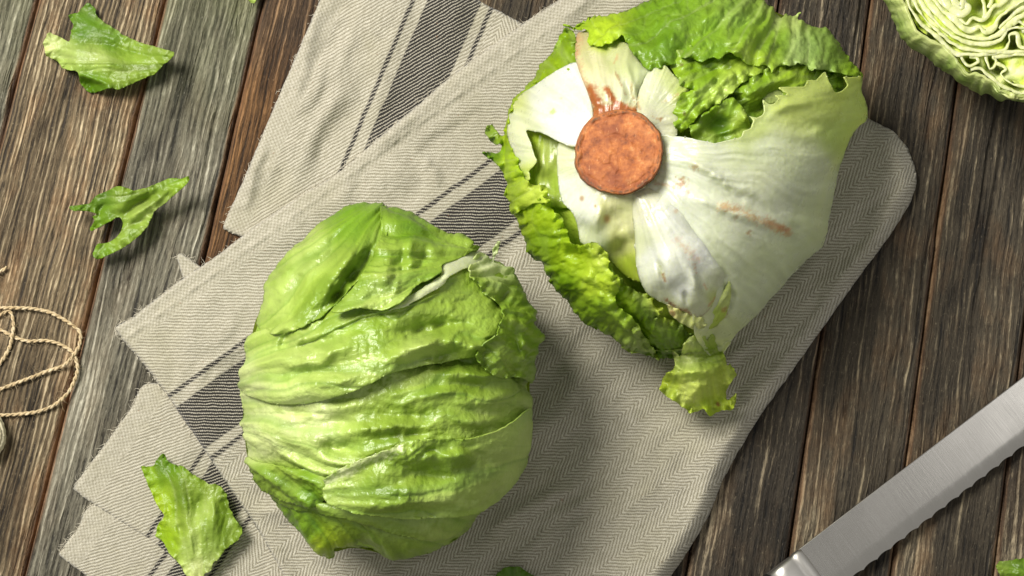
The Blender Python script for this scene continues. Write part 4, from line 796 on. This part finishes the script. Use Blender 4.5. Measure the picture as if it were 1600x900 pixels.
Rl([(901, 58), (904, 51), (912, 48), (924, 50), (935, 60), (960, 62), (980, 68), (992, 85), (1004, 100), (1019, 107), (1008, 124), (997, 148), (999, 176), (1004, 190), (990, 200), (940, 200), (918, 190), (926, 172), (916, 138), (904, 108), (899, 85)], [(905, 60, 2), (920, 120, 5), (950, 130, 4.5), (940, 185, 2.5), (990, 180, 2), (928, 150, 5), (1005, 110, 2), (960, 80, 0)], 351, (955, 260), c_pet, M_RIB, name="rib", **{**smoothw, 'wrinkle': (1.0, 12, 200)}, curl=(-3.0, 7),
   feats=[lambda X, Y: ridge(X, Y, [(925, 80), (940, 130), (960, 168)], 8, 1.8), lambda X, Y: ridge(X, Y, [(965, 100), (980, 140), (995, 172)], 5, -1.6), lambda X, Y: ridge(X, Y, [(975, 90), (988, 130), (998, 168)], 4, 1.6)])

# cut stem
def stem_disc():
    b = NB("cut_stem"); oc = b.n("ShaderNodeTexCoord").outputs["Object"]
    n1 = b.noise(oc, 220, 5, 0.7); n2 = b.noise(oc, 60, 3, 0.6); n3 = b.noise(b.scale3(oc, (1, .35, 1)), 700, 3, 0.7)
    c = b.ramp(n1, [(0.30, L(104, 52, 20)), (0.44, L(146, 80, 34)), (0.58, L(172, 102, 48)), (0.76, L(204, 150, 92))])
    c = b.mix(b.maprange(n2, 0.5, 0.66, 0, 0.7), c, L(118, 56, 24))
    c = b.mix(b.maprange(n2, 0.44, 0.32, 0, 0.5), c, L(204, 142, 88))
    c = b.mix(b.maprange(n3, 0.64, 0.74, 0, 0.7), c, L(214, 160, 112))
    ed = b.n("ShaderNodeAttribute", attribute_name="Col").outputs[0]; es = b.n("ShaderNodeSeparateColor"); b.put(es.inputs[0], ed)
    c = b.mix(b.math('MULTIPLY', es.outputs[0], b.maprange(n3, 0.4, 0.6, 0, 1)), c, L(86, 60, 34))
    c = b.mix(b.math('MULTIPLY', es.outputs[1], 0.8), c, L(120, 54, 26))
    b.put(b.p.inputs["Base Color"], c); b.p.inputs["Roughness"].default_value = 0.7
    b.put(b.p.inputs["Normal"], b.bump(b.math('ADD', n1, b.math('MULTIPLY', n3, 0.5)), 0.5, 0.0012))
    V = []; Q = []; Cc = []; nr, na = 44, 150
    dd_ = domeR(np.array([1025., 909., 967., 967.]), np.array([237., 237., 295., 179.])); gx = (dd_[0] - dd_[1]) / 116; gy = (dd_[2] - dd_[3]) / 116
    zc = float(domeR(np.array([967.0]), np.array([237.0]))[0])
    for i in range(nr + 5):
        for j in range(na):
            a = 2 * math.pi * j / na; 
            rad = 66.5 * (1 + 0.05 * float(fbm(np.array([math.cos(a) * 1.7 + 3]), np.array([math.sin(a) * 1.7]), 4, 402)[0]) + 0.012 * float(fbm(np.array([math.cos(a) * 9.0]), np.array([math.sin(a) * 9.0]), 2, 403)[0])) * (1 + 0.02 * math.cos(2 * a + .6))
            f = min(1, i / nr)
            r = rad * f; x = 967 + r * math.cos(a); y = 237 + r * math.sin(a)
            if i > nr: r = rad * (1 + 0.012 * (i - nr)); x = 967 + r * math.cos(a); y = 237 + r * math.sin(a)
            V.append((x, y, f, i))
    V = np.array(V); X, Y, f, I = V.T
    z = zc + 5.2 + gx * (X - 967) + gy * (Y - 237) + 0.9 * fbm(X / 34, Y / 34, 3, 410) + 0.25 * fbm(X / 5, Y / 5, 3, 411)
    z += 0.7 * np.exp(-((f - 0.95) / 0.045) ** 2) * (0.2 + 1.2 * fbm(X / 9, Y / 9, 2, 412)) - 0.4 * np.exp(-((f - 0.87 + 0.05 * fbm(X / 15, Y / 15, 2, 415)) / 0.025) ** 2)
    for ln in ([(925, 205), (940, 214), (962, 210), (990, 222), (1010, 216)], [(930, 262), (955, 256), (965, 268), (1000, 262)], [(958, 282), (968, 262), (964, 240)]):
        z -= ridge(X, Y, ln, 1.5, 0.45)
    z -= np.where(I > nr, (I - nr) ** 1.4 * 1.5, 0)
    ed = np.clip(np.exp(-((f - 0.955) / 0.03) ** 2) + (I > nr) * 0.6, 0, 1)
    cr = np.zeros(len(X))
    for ln in ([(925, 205), (940, 214), (962, 210), (990, 222), (1010, 216)], [(930, 262), (955, 256), (965, 268), (1000, 262)]): cr += ridge(X, Y, ln, 1.4, 0.35)
    P = at(X, Y, z * 0.001)
    for i in range(nr + 4):
        for j in range(na):
            a0 = i * na + j; a1 = i * na + (j + 1) % na
            Q.append((a0, a0 + na, a1 + na, a1))
    o = make_mesh("stem", P, Q, (), b.m, None, col=np.stack([ed, np.clip(cr, 0, 1), ed * 0], 1)); adopt(headR, o)
    o["label"] = "round rusty brown cut stem end"
stem_disc()

# ------------------------------------------------------------------ loose leaf scraps
def scrap(label, poly, off, col, seed, O, cx, cy, feats=(), base=0.8, name="leaf_scrap", **kw):
    r = empty("_tmp")
    o = leaf(name, r, poly, lambda X, Y: np.full(len(X), base), col, O, M_FRILL, h=1.5, seed=seed, off=off, feats=feats, curl=None, **{**dict(wrinkle=(1.0, 9, 60), pucker=0.4, pscale=15, jag=1.5, jagf=4.0, vein=0.4, veincol=0.35, frill=(0.9, 6, 17), mottle=0.7, fine=0.1, thick=0.0003), **kw})
    o.parent = None
    bpy.data.objects.remove(r)
    P = Vector(at(cx, cy, 0.0))
    o.data.transform(__import__('mathutils').Matrix.Translation(-P)); o.location = P
    tag(o, label, "lettuce leaf", "torn lettuce leaf scraps"); return o
scrap("torn green lettuce scrap on grey-brown planks in the top left corner",
      [(68, 69), (72, 60), (77, 52), (88, 56), (103, 64), (109, 64), (112, 45), (115, 40), (107, 24), (123, 19), (136, 5), (149, 13), (151, 24), (171, 40), (200, 59), (235, 71), (272, 81), (267, 91), (256, 101), (243, 115), (221, 124), (187, 139), (173, 137), (141, 145), (125, 128), (120, 112), (99, 107), (88, 96), (73, 88)],
      [(75, 60, 4), (90, 100, 2), (115, 30, 4), (140, 10, 3), (150, 60, 6), (130, 90, 9), (200, 70, 5), (270, 83, 11), (240, 112, 8), (190, 135, 7), (140, 142, 1), (170, 105, 10), (175, 125, 8)],
      [(80, 70, GP), (95, 85, GL), (130, 40, (104, 146, 30)), (170, 60, (112, 152, 36)), (150, 85, GL), (200, 85, GM), (260, 88, GM), (200, 120, GM), (140, 138, (106, 148, 22))], 501, (340, 100), 160, 90,
      feats=[lambda X, Y: ridge(X, Y, [(105, 70), (150, 68), (200, 78), (255, 95)], 4, -1.0), lambda X, Y: ridge(X, Y, [(118, 108), (140, 122), (180, 133)], 5, 3.0), lambda X, Y: ridge(X, Y, [(125, 128), (150, 136)], 6, -2.5), lambda X, Y: ridge(X, Y, [(140, 95), (180, 100), (230, 105)], 6, 1.2)])
scrap("narrow forked green lettuce scrap curled on the grey plank at left",
      [(108, 323), (124, 320), (140, 318), (148, 307), (165, 299), (185, 291), (201, 295), (209, 298), (231, 293), (263, 279), (281, 279), (295, 275), (295, 283), (279, 299), (257, 318), (241, 331), (231, 353), (215, 371), (193, 387), (167, 399), (153, 405), (145, 399), (148, 389), (153, 381), (169, 379), (181, 372), (189, 362), (192, 347), (186, 339), (172, 346), (158, 353), (144, 361), (140, 357), (148, 345), (145, 339), (156, 334), (135, 330), (113, 329)],
      [(112, 325, 8), (150, 320, 9), (145, 362, 5), (190, 310, 13), (240, 300, 15), (293, 280, 16), (220, 330, 11), (200, 365, 10), (155, 395, 7), (240, 325, 9), (190, 350, 9)],
      [(115, 325, (110, 152, 30)), (160, 310, (112, 150, 40)), (190, 310, GM), (240, 295, GM), (285, 282, (150, 184, 40)), (225, 330, GL), (190, 375, GM), (155, 395, (130, 170, 40)), (150, 350, GR)], 511, (330, 260), 200, 340, jag=0.8,
      feats=[lambda X, Y: ridge(X, Y, [(185, 345), (215, 318), (265, 295)], 7, -4.0), lambda X, Y: ridge(X, Y, [(195, 350), (220, 328), (260, 308)], 5, 2.6), lambda X, Y: ridge(X, Y, [(150, 345), (155, 330), (170, 315)], 5, -2.5), lambda X, Y: ridge(X, Y, [(200, 355), (232, 340)], 5, -3)])
scrap("crumpled bright green lettuce scrap lying on the towel's bottom left corner",
      [(220, 729), (232, 728), (241, 727), (244, 720), (256, 709), (265, 724), (287, 729), (305, 743), (316, 748), (327, 756), (340, 757), (353, 769), (359, 793), (369, 812), (379, 825), (372, 844), (353, 857), (340, 873), (332, 881), (329, 892), (319, 897), (316, 903), (292, 902), (281, 881), (265, 865), (252, 844), (243, 836), (247, 820), (257, 807), (244, 785), (236, 767), (225, 743)],
      [(222, 731, 3), (256, 712, 4), (300, 745, 8), (350, 770, 7), (378, 826, 7), (340, 870, 8), (300, 900, 8), (245, 835, 1.5), (255, 800, 4), (300, 800, 6), (320, 820, 10), (290, 850, 9), (240, 770, 3)],
      [(230, 735, (150, 184, 40)), (256, 716, GR), (250, 790, YG), (260, 850, (158, 190, 30)), (290, 770, GM), (320, 800, GL), (350, 800, GM), (300, 860, GL), (370, 830, GM), (310, 890, GP)], 521, (318, 960), 300, 810, base=4.2,
      feats=[lambda X, Y: ridge(X, Y, [(260, 740), (290, 790), (305, 880)], 8, 2.0), lambda X, Y: ridge(X, Y, [(300, 800), (310, 790), (315, 770)], 7, -3.0), lambda X, Y: ridge(X, Y, [(280, 815), (285, 840)], 7, -2.6), lambda X, Y: ridge(X, Y, [(315, 760), (335, 800), (330, 850)], 7, 1.8), lambda X, Y: ridge(X, Y, [(278, 860), (270, 835)], 6, -2), lambda X, Y: ridge(X, Y, [(345, 775), (360, 800)], 5, -1.8)])
scrap("green lettuce scrap tip on the towel at the bottom edge", [(770, 912), (776, 898), (784, 890), (796, 885), (812, 885), (821, 892), (829, 897), (838, 906), (830, 930), (790, 935)], [(800, 890, 4), (835, 908, 2), (780, 905, 3), (810, 920, 5)], [(800, 895, (104, 148, 24)), (830, 905, GD)], 531, (800, 980), 803, 912, base=6.5)
scrap("green lettuce scrap at the bottom right corner beyond the knife", [(1557, 888), (1560, 877), (1572, 877), (1586, 874), (1602, 872), (1640, 872), (1650, 920), (1600, 935), (1568, 915), (1562, 898)], [(1560, 880, 4), (1600, 890, 6), (1640, 920, 3), (1580, 920, 2)], [(1565, 885, GM), (1590, 890, GR), (1630, 900, GR)], 541, (1680, 930), 1600, 900)
scrap("tiny green lettuce tip at the top edge on the plank joint", [(384, -24), (387, -4), (391, 4), (396, 5), (401, -3), (412, -26), (398, -38)], [(392, 3, 3), (400, -25, 5)], [(394, 0, GL), (398, -20, GM)], 551, (398, -60), 396, -12)

# ------------------------------------------------------------------ cut half head, top right
def half_head():
    root = empty("lettuce_half", tuple(at(1560, -30, 0.0)))
    tag(root, "cut iceberg lettuce half showing pale folded layers in the top right corner", "lettuce")
    z = lambda zx, zy: (1360 + zx / 5.625, zy / 5.625)
    rimz = [(300, -260), (285, -130), (300, 0), (330, 100), (390, 200), (430, 260), (500, 310), (560, 350), (600, 372), (680, 430), (740, 480), (790, 560), (830, 620), (880, 640), (940, 632), (1000, 655), (1050, 692), (1100, 740), (1150, 790), (1250, 820), (1350, 850), (1550, 800), (1750, 600), (1850, 200), (1800, -200), (1500, -560), (1000, -650), (560, -520)]
    silz = [(110, -260), (95, -130), (130, 40), (160, 120), (190, 200), (250, 290), (330, 380), (430, 480), (540, 545), (640, 620), (780, 730), (920, 790), (1090, 855), (1250, 862), (1350, 878), (1560, 850), (1800, 640), (1920, 200), (1860, -240), (1540, -640), (1000, -740), (500, -600)]
    rim = np.array([z(*p) for p in rimz]); sil = np.array([z(*p) for p in silz])
    rim = resample(rim, 4, True); n = len(rim)
    sil = resample(sil, 3, True); d, q, s, sg, Lt = near(rim, sil, True)
    # shell: rim at 62 mm, widest at 40 mm, foot on the table
    silp = q; cen = rim.mean(0)
    V = []; rows = []
    levels = [(0.0, 62, 1.0), (0.12, 62.5, 1), (0.35, 60, 1), (0.6, 56, 1), (0.82, 50, 1), (1.0, 40, 1), (0.99, 28, .96), (0.95, 16, .88), (0.9, 6, .74), (0.9, 0.5, .55)]
    lv = np.array(levels); tq = np.linspace(0, len(levels) - 1, 40); levels = [(np.interp(q_, range(len(lv)), lv[:, 0]), np.interp(q_, range(len(lv)), lv[:, 1]), np.interp(q_, range(len(lv)), lv[:, 2])) for q_ in tq]; cen3 = at(cen[0], cen[1], 0.04)
    for k, (t, zz, sc) in enumerate(levels):
        p = rim + (silp - rim) * t; p = cen + (p - cen) * sc
        pv = at(p[:, 0], p[:, 1], np.full(n, zz) * 0.001); dv = pv - cen3; dv /= np.linalg.norm(dv, axis=1)[:, None]
        j = np.arange(n); th_ = 2 * math.pi * j / n
        dsp = 1.6 * fbm(np.cos(th_) * 9, np.sin(th_) * 9 + tq[k] * 0.12, 3, 600) + 0.8 * fbm(np.cos(th_) * 26, np.sin(th_) * 26 + tq[k] * 0.5, 3, 602) + 0.5 * np.abs(fbm(np.cos(th_) * 40, np.sin(th_) * 40 + tq[k] * 1.6, 2, 603))
        V.append(pv + dv * (dsp * 0.001 * (1 if tq[k] < 8 else 0))[:, None])
    V = np.concatenate(V); Q = []
    for k in range(len(levels) - 1):
        i = np.arange(n); jn = (i + 1) % n
        Q.append(np.stack([k * n + i, (k + 1) * n + i, (k + 1) * n + jn, k * n + jn], -1))
    th_ = 2 * math.pi * np.arange(n) / n; cc = []
    for k in range(len(levels)):
        a_ = np.clip(tq[k] / 5.0, 0, 1) ** 0.8; a_ = np.clip(a_ + 0.45 * fbm(np.cos(th_) * 14, np.sin(th_) * 14 + tq[k] * 0.35, 3, 604), 0, 1)
        vn_ = np.exp(-(np.abs(fbm(np.cos(th_) * 22, np.sin(th_) * 22 + tq[k] * 0.2, 2, 605)) / 0.06) ** 2)[:, None] * 0.35
        c_ = lin((214, 222, 150)) * (1 - a_)[:, None] + lin((150, 178, 84)) * a_[:, None]
        cc.append(c_ * (1 - vn_) + lin((216, 224, 168)) * vn_)
    cc = np.concatenate(cc)
    o = make_mesh("outer_leaf", V, np.concatenate(Q), (), M_LEAF, None, col=cc); adopt(root, o); m = o.modifiers.new("s", 'SUBSURF'); m.levels = m.render_levels = 1; solid(o, 0.0014)
    # floor of the hollow between the layers
    P, sd, s_, qd, tr = grid_patch(rim, 4); X, Y = P.T
    o = make_mesh("heart", at(X, Y, (60.0 + 0.8 * fbm(X / 14, Y / 14, 3, 610) - sum(dp * np.exp(-((X - z(px_, py_)[0]) ** 2 + (Y - z(px_, py_)[1]) ** 2) / rr_ ** 2) for px_, py_, rr_, dp in ((950, 60, 16, 16), (1210, 200, 12, 14), (1260, 390, 11, 14), (560, 320, 9, 10), (450, 230, 8, 8), (680, 415, 8, 8), (850, 540, 8, 9), (900, 590, 9, 9), (1050, 640, 11, 9), (1140, 600, 8, 10), (1060, 540, 7, 9), (1130, 320, 10, 8), (400, 130, 9, 8), (1250, 770, 12, 8)))) * 0.001), qd, tr, M_CORE, None, col=(lin((200, 218, 84)) + (lin((226, 234, 168)) - lin((200, 218, 84))) * sstep(-0.3, 0.4, fbm(X / 16, Y / 16, 3, 612))[:, None]) * (1 + .2 * fbm(X / 8, Y / 8, 3, 611))[:, None]); adopt(root, o)
    # folded layers standing in the cut
    ribs = [
        ([(310, -120), (345, 60), (420, 180), (470, 235), (560, 300), (615, 355), (700, 440), (760, 478), (860, 478), (960, 482), (1130, 466), (1350, 448), (1500, 430), (1700, 300)], 62, 9),
        ([(350, -120), (390, 30), (450, 130), (520, 210), (600, 280), (690, 360), (800, 420), (930, 445), (1080, 455), (1180, 445), (1215, 380), (1225, 310), (1285, 300), (1310, 400), (1350, 420), (1450, 400)], 62, 8),
        ([(400, -120), (440, 10), (520, 130), (620, 240), (720, 320), (830, 365), (950, 385), (1060, 385), (1140, 350), (1190, 290), (1200, 270), (1290, 240), (1350, 250), (1420, 230)], 63, 9),
        ([(450, -120), (500, 0), (580, 110), (680, 210), (780, 290), (880, 330), (1000, 345), (1060, 330), (1150, 290), (1230, 210), (1290, 160), (1350, 135), (1480, 120)], 62, 11),
        ([(510, -120), (560, 0), (640, 100), (740, 170), (800, 240), (880, 265), (960, 240), (1010, 285), (1085, 240), (1120, 170), (1160, 130), (1250, 60), (1350, 10), (1450, -30)], 63, 12),
        ([(560, -120), (610, 0), (690, 90), (760, 140), (815, 195), (850, 215), (900, 160), (980, 180), (1040, 120), (1090, 50), (1130, 45), (1190, 0), (1260, -60), (1400, -120)], 62, 7),
        ([(700, -260), (640, -120), (660, 20), (720, 80), (800, 125), (850, 95), (860, 60), (820, 20), (800, -120)], 64, 16),
        ([(730, -150), (740, 20), (800, 60), (815, -100)], 63, 16),
        ([(800, 495), (815, 540), (850, 575), (890, 578), (950, 545), (930, 505), (870, 500)], 60, 6),
        ([(1010, 490), (1030, 560), (1050, 605), (1090, 590), (1105, 530), (1080, 500), (1180, 490), (1280, 480), (1400, 485)], 61, 7),
        ([(1110, 555), (1160, 575), (1190, 610), (1150, 650), (1190, 700), (1260, 740), (1350, 765), (1480, 740)], 60, 8),
        ([(880, 610), (960, 605), (1010, 640), (1070, 690), (1130, 745), (1230, 790), (1350, 828), (1500, 790)], 57, 8),
        ([(880, -300), (960, -80), (1000, 60), (1010, 140), (990, 165)], 60, 8), ([(1060, -300), (1040, -100), (1060, 0), (1040, 70)], 61, 8),
        ([(1250, 215), (1300, 190), (1350, 215), (1400, 260), (1330, 280)], 62, 7), ([(1350, 60), (1280, 100), (1200, 180), (1130, 250)], 58, 7),
    ]
    for k, (ln, zt, wd) in enumerate(ribs):
        p = resample([z(*a) for a in ln], 1.6, False); m = len(p); s = np.arange(m) * 1.6
        tn = np.gradient(p, axis=0); tn /= np.linalg.norm(tn, axis=1)[:, None] + 1e-9; nr = np.stack([-tn[:, 1], tn[:, 0]], 1)
        p = p + nr * (0.9 * fbm(s / 9, s * 0, 3, 620 + k))[:, None]
        hw = wd / 5.625 * 1.6 * (1 + 0.6 * fbm(s / 22, s * 0 + 4, 2, 640 + k)); top = 62 + 0.25 * (zt - 62) + 0.5 * fbm(s / 12, s * 0, 3, 660 + k)
        prof = [(-1.9, -6.5), (-1.45, -3.0), (-1.2, -0.7), (-1.05, -0.1), (0.0, 0.0), (0.95, -0.05), (1.1, -0.6), (1.15, -4), (1.0, -12), (0.9, -24)]
        V = []; C = []
        for (a, dz) in prof:
            dr = 2.2 * fbm(s / 25, s * 0 + dz / 16, 2, 680 + k) * (-min(dz, 0) / 14)
            q_ = p + nr * (a * hw + dr)[:, None]
            V.append(at(q_[:, 0], q_[:, 1], (top + dz) * 0.001))
            tcol = min(1, -dz / 6) ** 0.8; C.append(np.tile(lin((234, 239, 184)) * (1 - tcol) + lin((198, 220, 80)) * tcol, (m, 1)) * (1 + 0.16 * fbm(s / 10, s * 0 + dz, 3, 690 + k))[:, None])
        Q = []; i = np.arange(m - 1)
        for a in range(len(prof) - 1): Q.append(np.stack([a * m + i, a * m + i + 1, (a + 1) * m + i + 1, (a + 1) * m + i], -1))
        o = make_mesh("folded_leaf", np.concatenate(V), np.concatenate(Q), (), M_RIB, None, col=np.concatenate(C)); adopt(root, o)
    # flat sheet lying in the lower right of the cut
    o = leaf("folded_leaf", root, [z(*p) for p in [(1110, 560), (1200, 520), (1300, 490), (1450, 500), (1500, 650), (1420, 760), (1300, 740), (1220, 690), (1180, 640)]], lambda X, Y: np.full(len(X), 57.0), [(1580, 105, (204, 216, 130)), (1600, 120, (196, 210, 110)), (1565, 100, WG)], (1700, 60), M_RIB, h=1.6, seed=700, wrinkle=(1.5, 10, 60), pucker=0.5)
half_head()

# ------------------------------------------------------------------ twine
def tube(V, Q, C, P, r, ns=7, seed=0):
    P = np.asarray(P); n = len(P); t = np.gradient(P, axis=0); t /= np.linalg.norm(t, axis=1)[:, None] + 1e-12
    up = np.array([0, 0, 1.0]); a = np.cross(t, up); a /= np.linalg.norm(a, axis=1)[:, None] + 1e-12; b_ = np.cross(a, t)
    base = sum(len(v) for v in V); ang = np.arange(ns) * 2 * math.pi / ns
    rr = r if np.ndim(r) else np.full(n, r)
    vv = P[:, None, :] + rr[:, None, None] * (a[:, None, :] * np.cos(ang)[None, :, None] + b_[:, None, :] * np.sin(ang)[None, :, None])
    V.append(vv.reshape(-1, 3)); I = base + np.arange(n * ns).reshape(n, ns); J = np.roll(I, -1, 1)
    Q.append(np.stack([I[:-1], J[:-1], J[1:], I[1:]], -1).reshape(-1, 4))
def twine():
    b = NB("jute"); oc = b.n("ShaderNodeTexCoord").outputs["Object"]
    n1 = b.noise(oc, 420, 4, 0.65); c = b.ramp(n1, [(0.3, L(150, 128, 92)), (0.5, L(188, 168, 130)), (0.72, L(222, 206, 174))])
    b.put(b.p.inputs["Base Color"], c); b.p.inputs["Roughness"].default_value = 0.75; b.put(b.p.inputs["Normal"], b.bump(b.noise(oc, 1500, 3, 0.7), 0.7, 0.0006))
    root = empty("jute_twine", tuple(at(60, 560, 0.0)))
    tag(root, "loose loops of natural jute twine on the plank at the left edge", "twine")
    main = [(-60, 430), (-50, 455), (-14, 480, 2), (0, 481), (21, 481, 3), (50, 482), (78, 488), (103, 501), (123, 516), (126, 528), (123, 542), (114, 556, 3.2), (100, 571), (71, 581), (43, 592), (14, 603), (0, 608), (-14, 613), (-60, 600), (-80, 550), (-60, 515), (-14, 513), (0, 515), (21, 526, 1.4), (43, 533), (71, 532), (92, 537), (113, 550, 1.3), (121, 571), (119, 588), (107, 613), (85, 633), (60, 643), (32, 647), (0, 649), (-14, 650), (-60, 640), (-95, 560), (-60, 500), (-7, 494), (2, 491), (12, 486, 1.4), (18, 490), (21, 505), (20, 520, 3.4), (16, 540), (8, 556), (-3, 570), (-40, 600)]
    end = [(-50, 440), (-20, 434), (0, 425), (11, 417)]
    V, Q = [], []; hs, hd, hl = [], [], []; rng = np.random.default_rng(5)
    for path, nm in ((main, 0), (end, 1)):
        p2 = resample([q[:2] for q in path], 2.0, False)
        zc = np.array([q[2] if len(q) > 2 else 1.5 for q in path]); d, q, s, sg, Ln = near(p2, np.array([a[:2] for a in path], float), False)
        acc = np.concatenate([[0], np.cumsum(np.linalg.norm(np.diff(np.array([a[:2] for a in path], float), axis=0), axis=1))])
        z = np.interp(s, acc, zc); z = np.convolve(np.pad(z, 4, 'edge'), np.ones(9) / 9, 'valid')
        P = at(p2[:, 0], p2[:, 1], z * 0.001); n = len(P)
        t = np.gradient(P, axis=0); t /= np.linalg.norm(t, axis=1)[:, None]; a = np.cross(t, [0, 0, 1.0]); a /= np.linalg.norm(a, axis=1)[:, None]; bb = np.cross(a, t)
        sl = np.concatenate([[0], np.cumsum(np.linalg.norm(np.diff(P, axis=0), axis=1))])
        for ph in (0, math.pi):
            th = sl / 0.0058 * 2 * math.pi + ph
            tube(V, Q, None, P + 0.00042 * (a * np.cos(th)[:, None] + bb * np.sin(th)[:, None]), 0.00052 * (1 + 0.22 * fbm(sl / 0.004, sl * 0, 2, 9)), 7)
        for i in rng.integers(5, n - 5, 520 if nm == 0 else 24):
            an = rng.uniform(0, 6.28); dd = t[i] * rng.normal(0, .8) + a[i] * math.cos(an) + bb[i] * abs(math.sin(an)) * .7
            hs.append(P[i] + 0.0009 * (a[i] * math.cos(an) + bb[i] * math.sin(an))); hd.append(dd); hl.append(rng.uniform(.0012, .0055))
    o = make_mesh("strand", np.concatenate(V), np.concatenate(Q), (), b.m, None); adopt(root, o)
    f = hairs("fuzz", hs, hd, hl, 0.00006, b.m, None, 0.45, 8); adopt(root, f)
    # edge of a paler spool just entering the frame
    b2 = fibre_mat("pale_cord", L(190, 182, 150), L(220, 212, 186)); V, Q = [], []
    sp = empty("cord_spool", tuple(at(-40, 680, 0.0))); tag(sp, "pale cord coil just entering the frame below the twine", "cord")
    for k, (r, z) in enumerate(((42, 1.6), (43, 4.2), (41, 6.8), (36, 8.6))):
        a = np.linspace(0, 2 * math.pi, 80); P = at(-38 + r * np.cos(a), 680 + r * 0.95 * np.sin(a) + 2 * np.sin(3 * a + k), np.full(80, z * 0.001)); tube(V, Q, None, P, 0.0014 * (1 + 0.12 * np.sin(a * 30 + k)), 8)
    o = make_mesh("cord", np.concatenate(V), np.concatenate(Q), (), b2, None); adopt(sp, o)
twine()

# ------------------------------------------------------------------ knife
def knife():
    b = NB("brushed_steel"); oc = b.n("ShaderNodeTexCoord").outputs["Object"]
    br = b.noise(b.scale3(oc, (2600, 45, 60)), 1.0, 3, 0.6); br2 = b.noise(b.scale3(oc, (500, 20, 20)), 1.0, 2, 0.5); sm = b.noise(oc, 35, 3, 0.6)
    b.put(b.p.inputs["Base Color"], b.mix(br, (0.44, 0.425, 0.395), (0.52, 0.505, 0.475))); b.p.inputs["Metallic"].default_value = 1.0
    b.put(b.p.inputs["Roughness"], b.maprange(sm, .3, .7, .20, .27))
    b.put(b.p.inputs["Normal"], b.bump(b.math('ADD', br, b.math('MULTIPLY', br2, .6)), 0.05, 0.0004))
    h = NB("black_handle"); h.p.inputs["Base Color"].default_value = (0.012, 0.011, 0.010, 1); h.p.inputs["Roughness"].default_value = 0.42
    h.put(h.p.inputs["Normal"], h.bump(h.noise(h.n("ShaderNodeTexCoord").outputs["Object"], 900, 3), 0.2, 0.0004))
    A = at(1243, 862, 0.007); B = at(1600, 588, 0.004); d = (B - A)[:2]; ang = math.atan2(d[1], d[0])
    root = empty("bread_knife", tuple(A)); root.rotation_euler = (0, math.radians(1.5), ang)
    tag(root, "steel bread knife with scalloped serrated edge across the bottom right corner", "knife")
    LEN, W = 0.205, 0.0250
    nx = 520; xs = np.linspace(0, LEN, nx); pitch = 0.0079
    tip = np.sqrt(np.clip(1 - ((xs - LEN * 0.82) / (LEN * 0.18)) ** 2, 0, 1)); tip = np.where(xs < LEN * .82, 1, tip)
    wv = W * (0.97 + 0.04 * xs / LEN)
    sc = np.abs(np.sin(math.pi * (xs - 0.004) / pitch)) ** 0.75 * 0.00085
    ye = -(wv - sc) * np.maximum(tip, 0.02)          # scalloped cutting edge (towards -y)
    T = 0.0020
    prof = [(0.0, -.5), (0.0, .42), (0.012, .5), (.10, .5), (.3, .5), (.5, .5), (.72, .47), (.80, .42), (.90, .22), (.985, .05), (1.0, 0.0), (.9, -.22), (.78, -.45), (.4, -.5)]
    V = []
    for (f, zt) in prof:
        y = f * ye
        if .72 <= f < .95: y = -(wv - 0.0004) * tip * f + sc * (f - .72) * 2.6
        V.append(np.stack([xs, y, np.full(nx, zt * T)], 1))
    m = len(prof); V = np.concatenate(V); i = np.arange(nx - 1); Q = []
    for a in range(m):
        c = (a + 1) % m; Q.append(np.stack([a * nx + i, a * nx + i + 1, c * nx + i + 1, c * nx + i], -1)[:, ::-1])
    o = make_mesh("blade", V, np.concatenate(Q), (), b.m, root, smooth=True)
    md = o.modifiers.new("e", 'EDGE_SPLIT'); md.split_angle = math.radians(18)
    # bolster and handle: lofted rounded sections along -x
    def loft(name, secs, mat, ns=28):
        V = []; Q = []
        for (x, yc, hy, hz, p) in secs:
            for k in range(ns):
                a = 2 * math.pi * k / ns; c, s = math.cos(a), math.sin(a)
                V.append((x, yc + hy * math.copysign(abs(c) ** p, c), hz * math.copysign(abs(s) ** p, s)))
        for r in range(len(secs) - 1):
            for k in range(ns):
                a0 = r * ns + k; a1 = r * ns + (k + 1) % ns; Q.append((a0, a0 + ns, a1 + ns, a1))
        n = len(V); V += [(secs[0][0], secs[0][1], 0), (secs[-1][0], secs[-1][1], 0)]
        T = [(k, (k + 1) % ns, n) for k in range(ns)] + [((len(secs) - 1) * ns + (k + 1) % ns, (len(secs) - 1) * ns + k, n + 1) for k in range(ns)]
        return make_mesh(name, V, Q, T, mat, root)
    bm_ = NB('satin_steel'); bm_.p.inputs['Base Color'].default_value = (0.55, 0.535, 0.505, 1); bm_.p.inputs['Metallic'].default_value = 1.0; bm_.p.inputs['Roughness'].default_value = 0.40
    bs = bm_.m
    loft("bolster", [(0.0026, -.0125, .0118, .0012, .5), (0.0022, -.0125, .0124, .0024, .5), (0.0006, -.0125, .0127, .0034, .5), (-0.002, -.0124, .0126, .0036, .5), (-0.003, -.0124, .0122, .0034, .5), (-0.0042, -.0124, .0124, .0040, .5), (-0.009, -.0122, .0122, .0050, .5), (-0.016, -.0118, .0118, .0060, .55)], bs)
    loft("handle", [(-0.0163, -.0118, .0112, .0056, .6), (-0.0168, -.0118, .0121, .0063, .6), (-0.03, -.012, .0125, .0068, .65), (-0.06, -.0125, .0118, .0068, .65), (-0.10, -.013, .0125, .0068, .65), (-0.125, -.0135, .013, .0068, .65), (-0.13, -.0135, .010, .005, .7)], h.m)
knife()
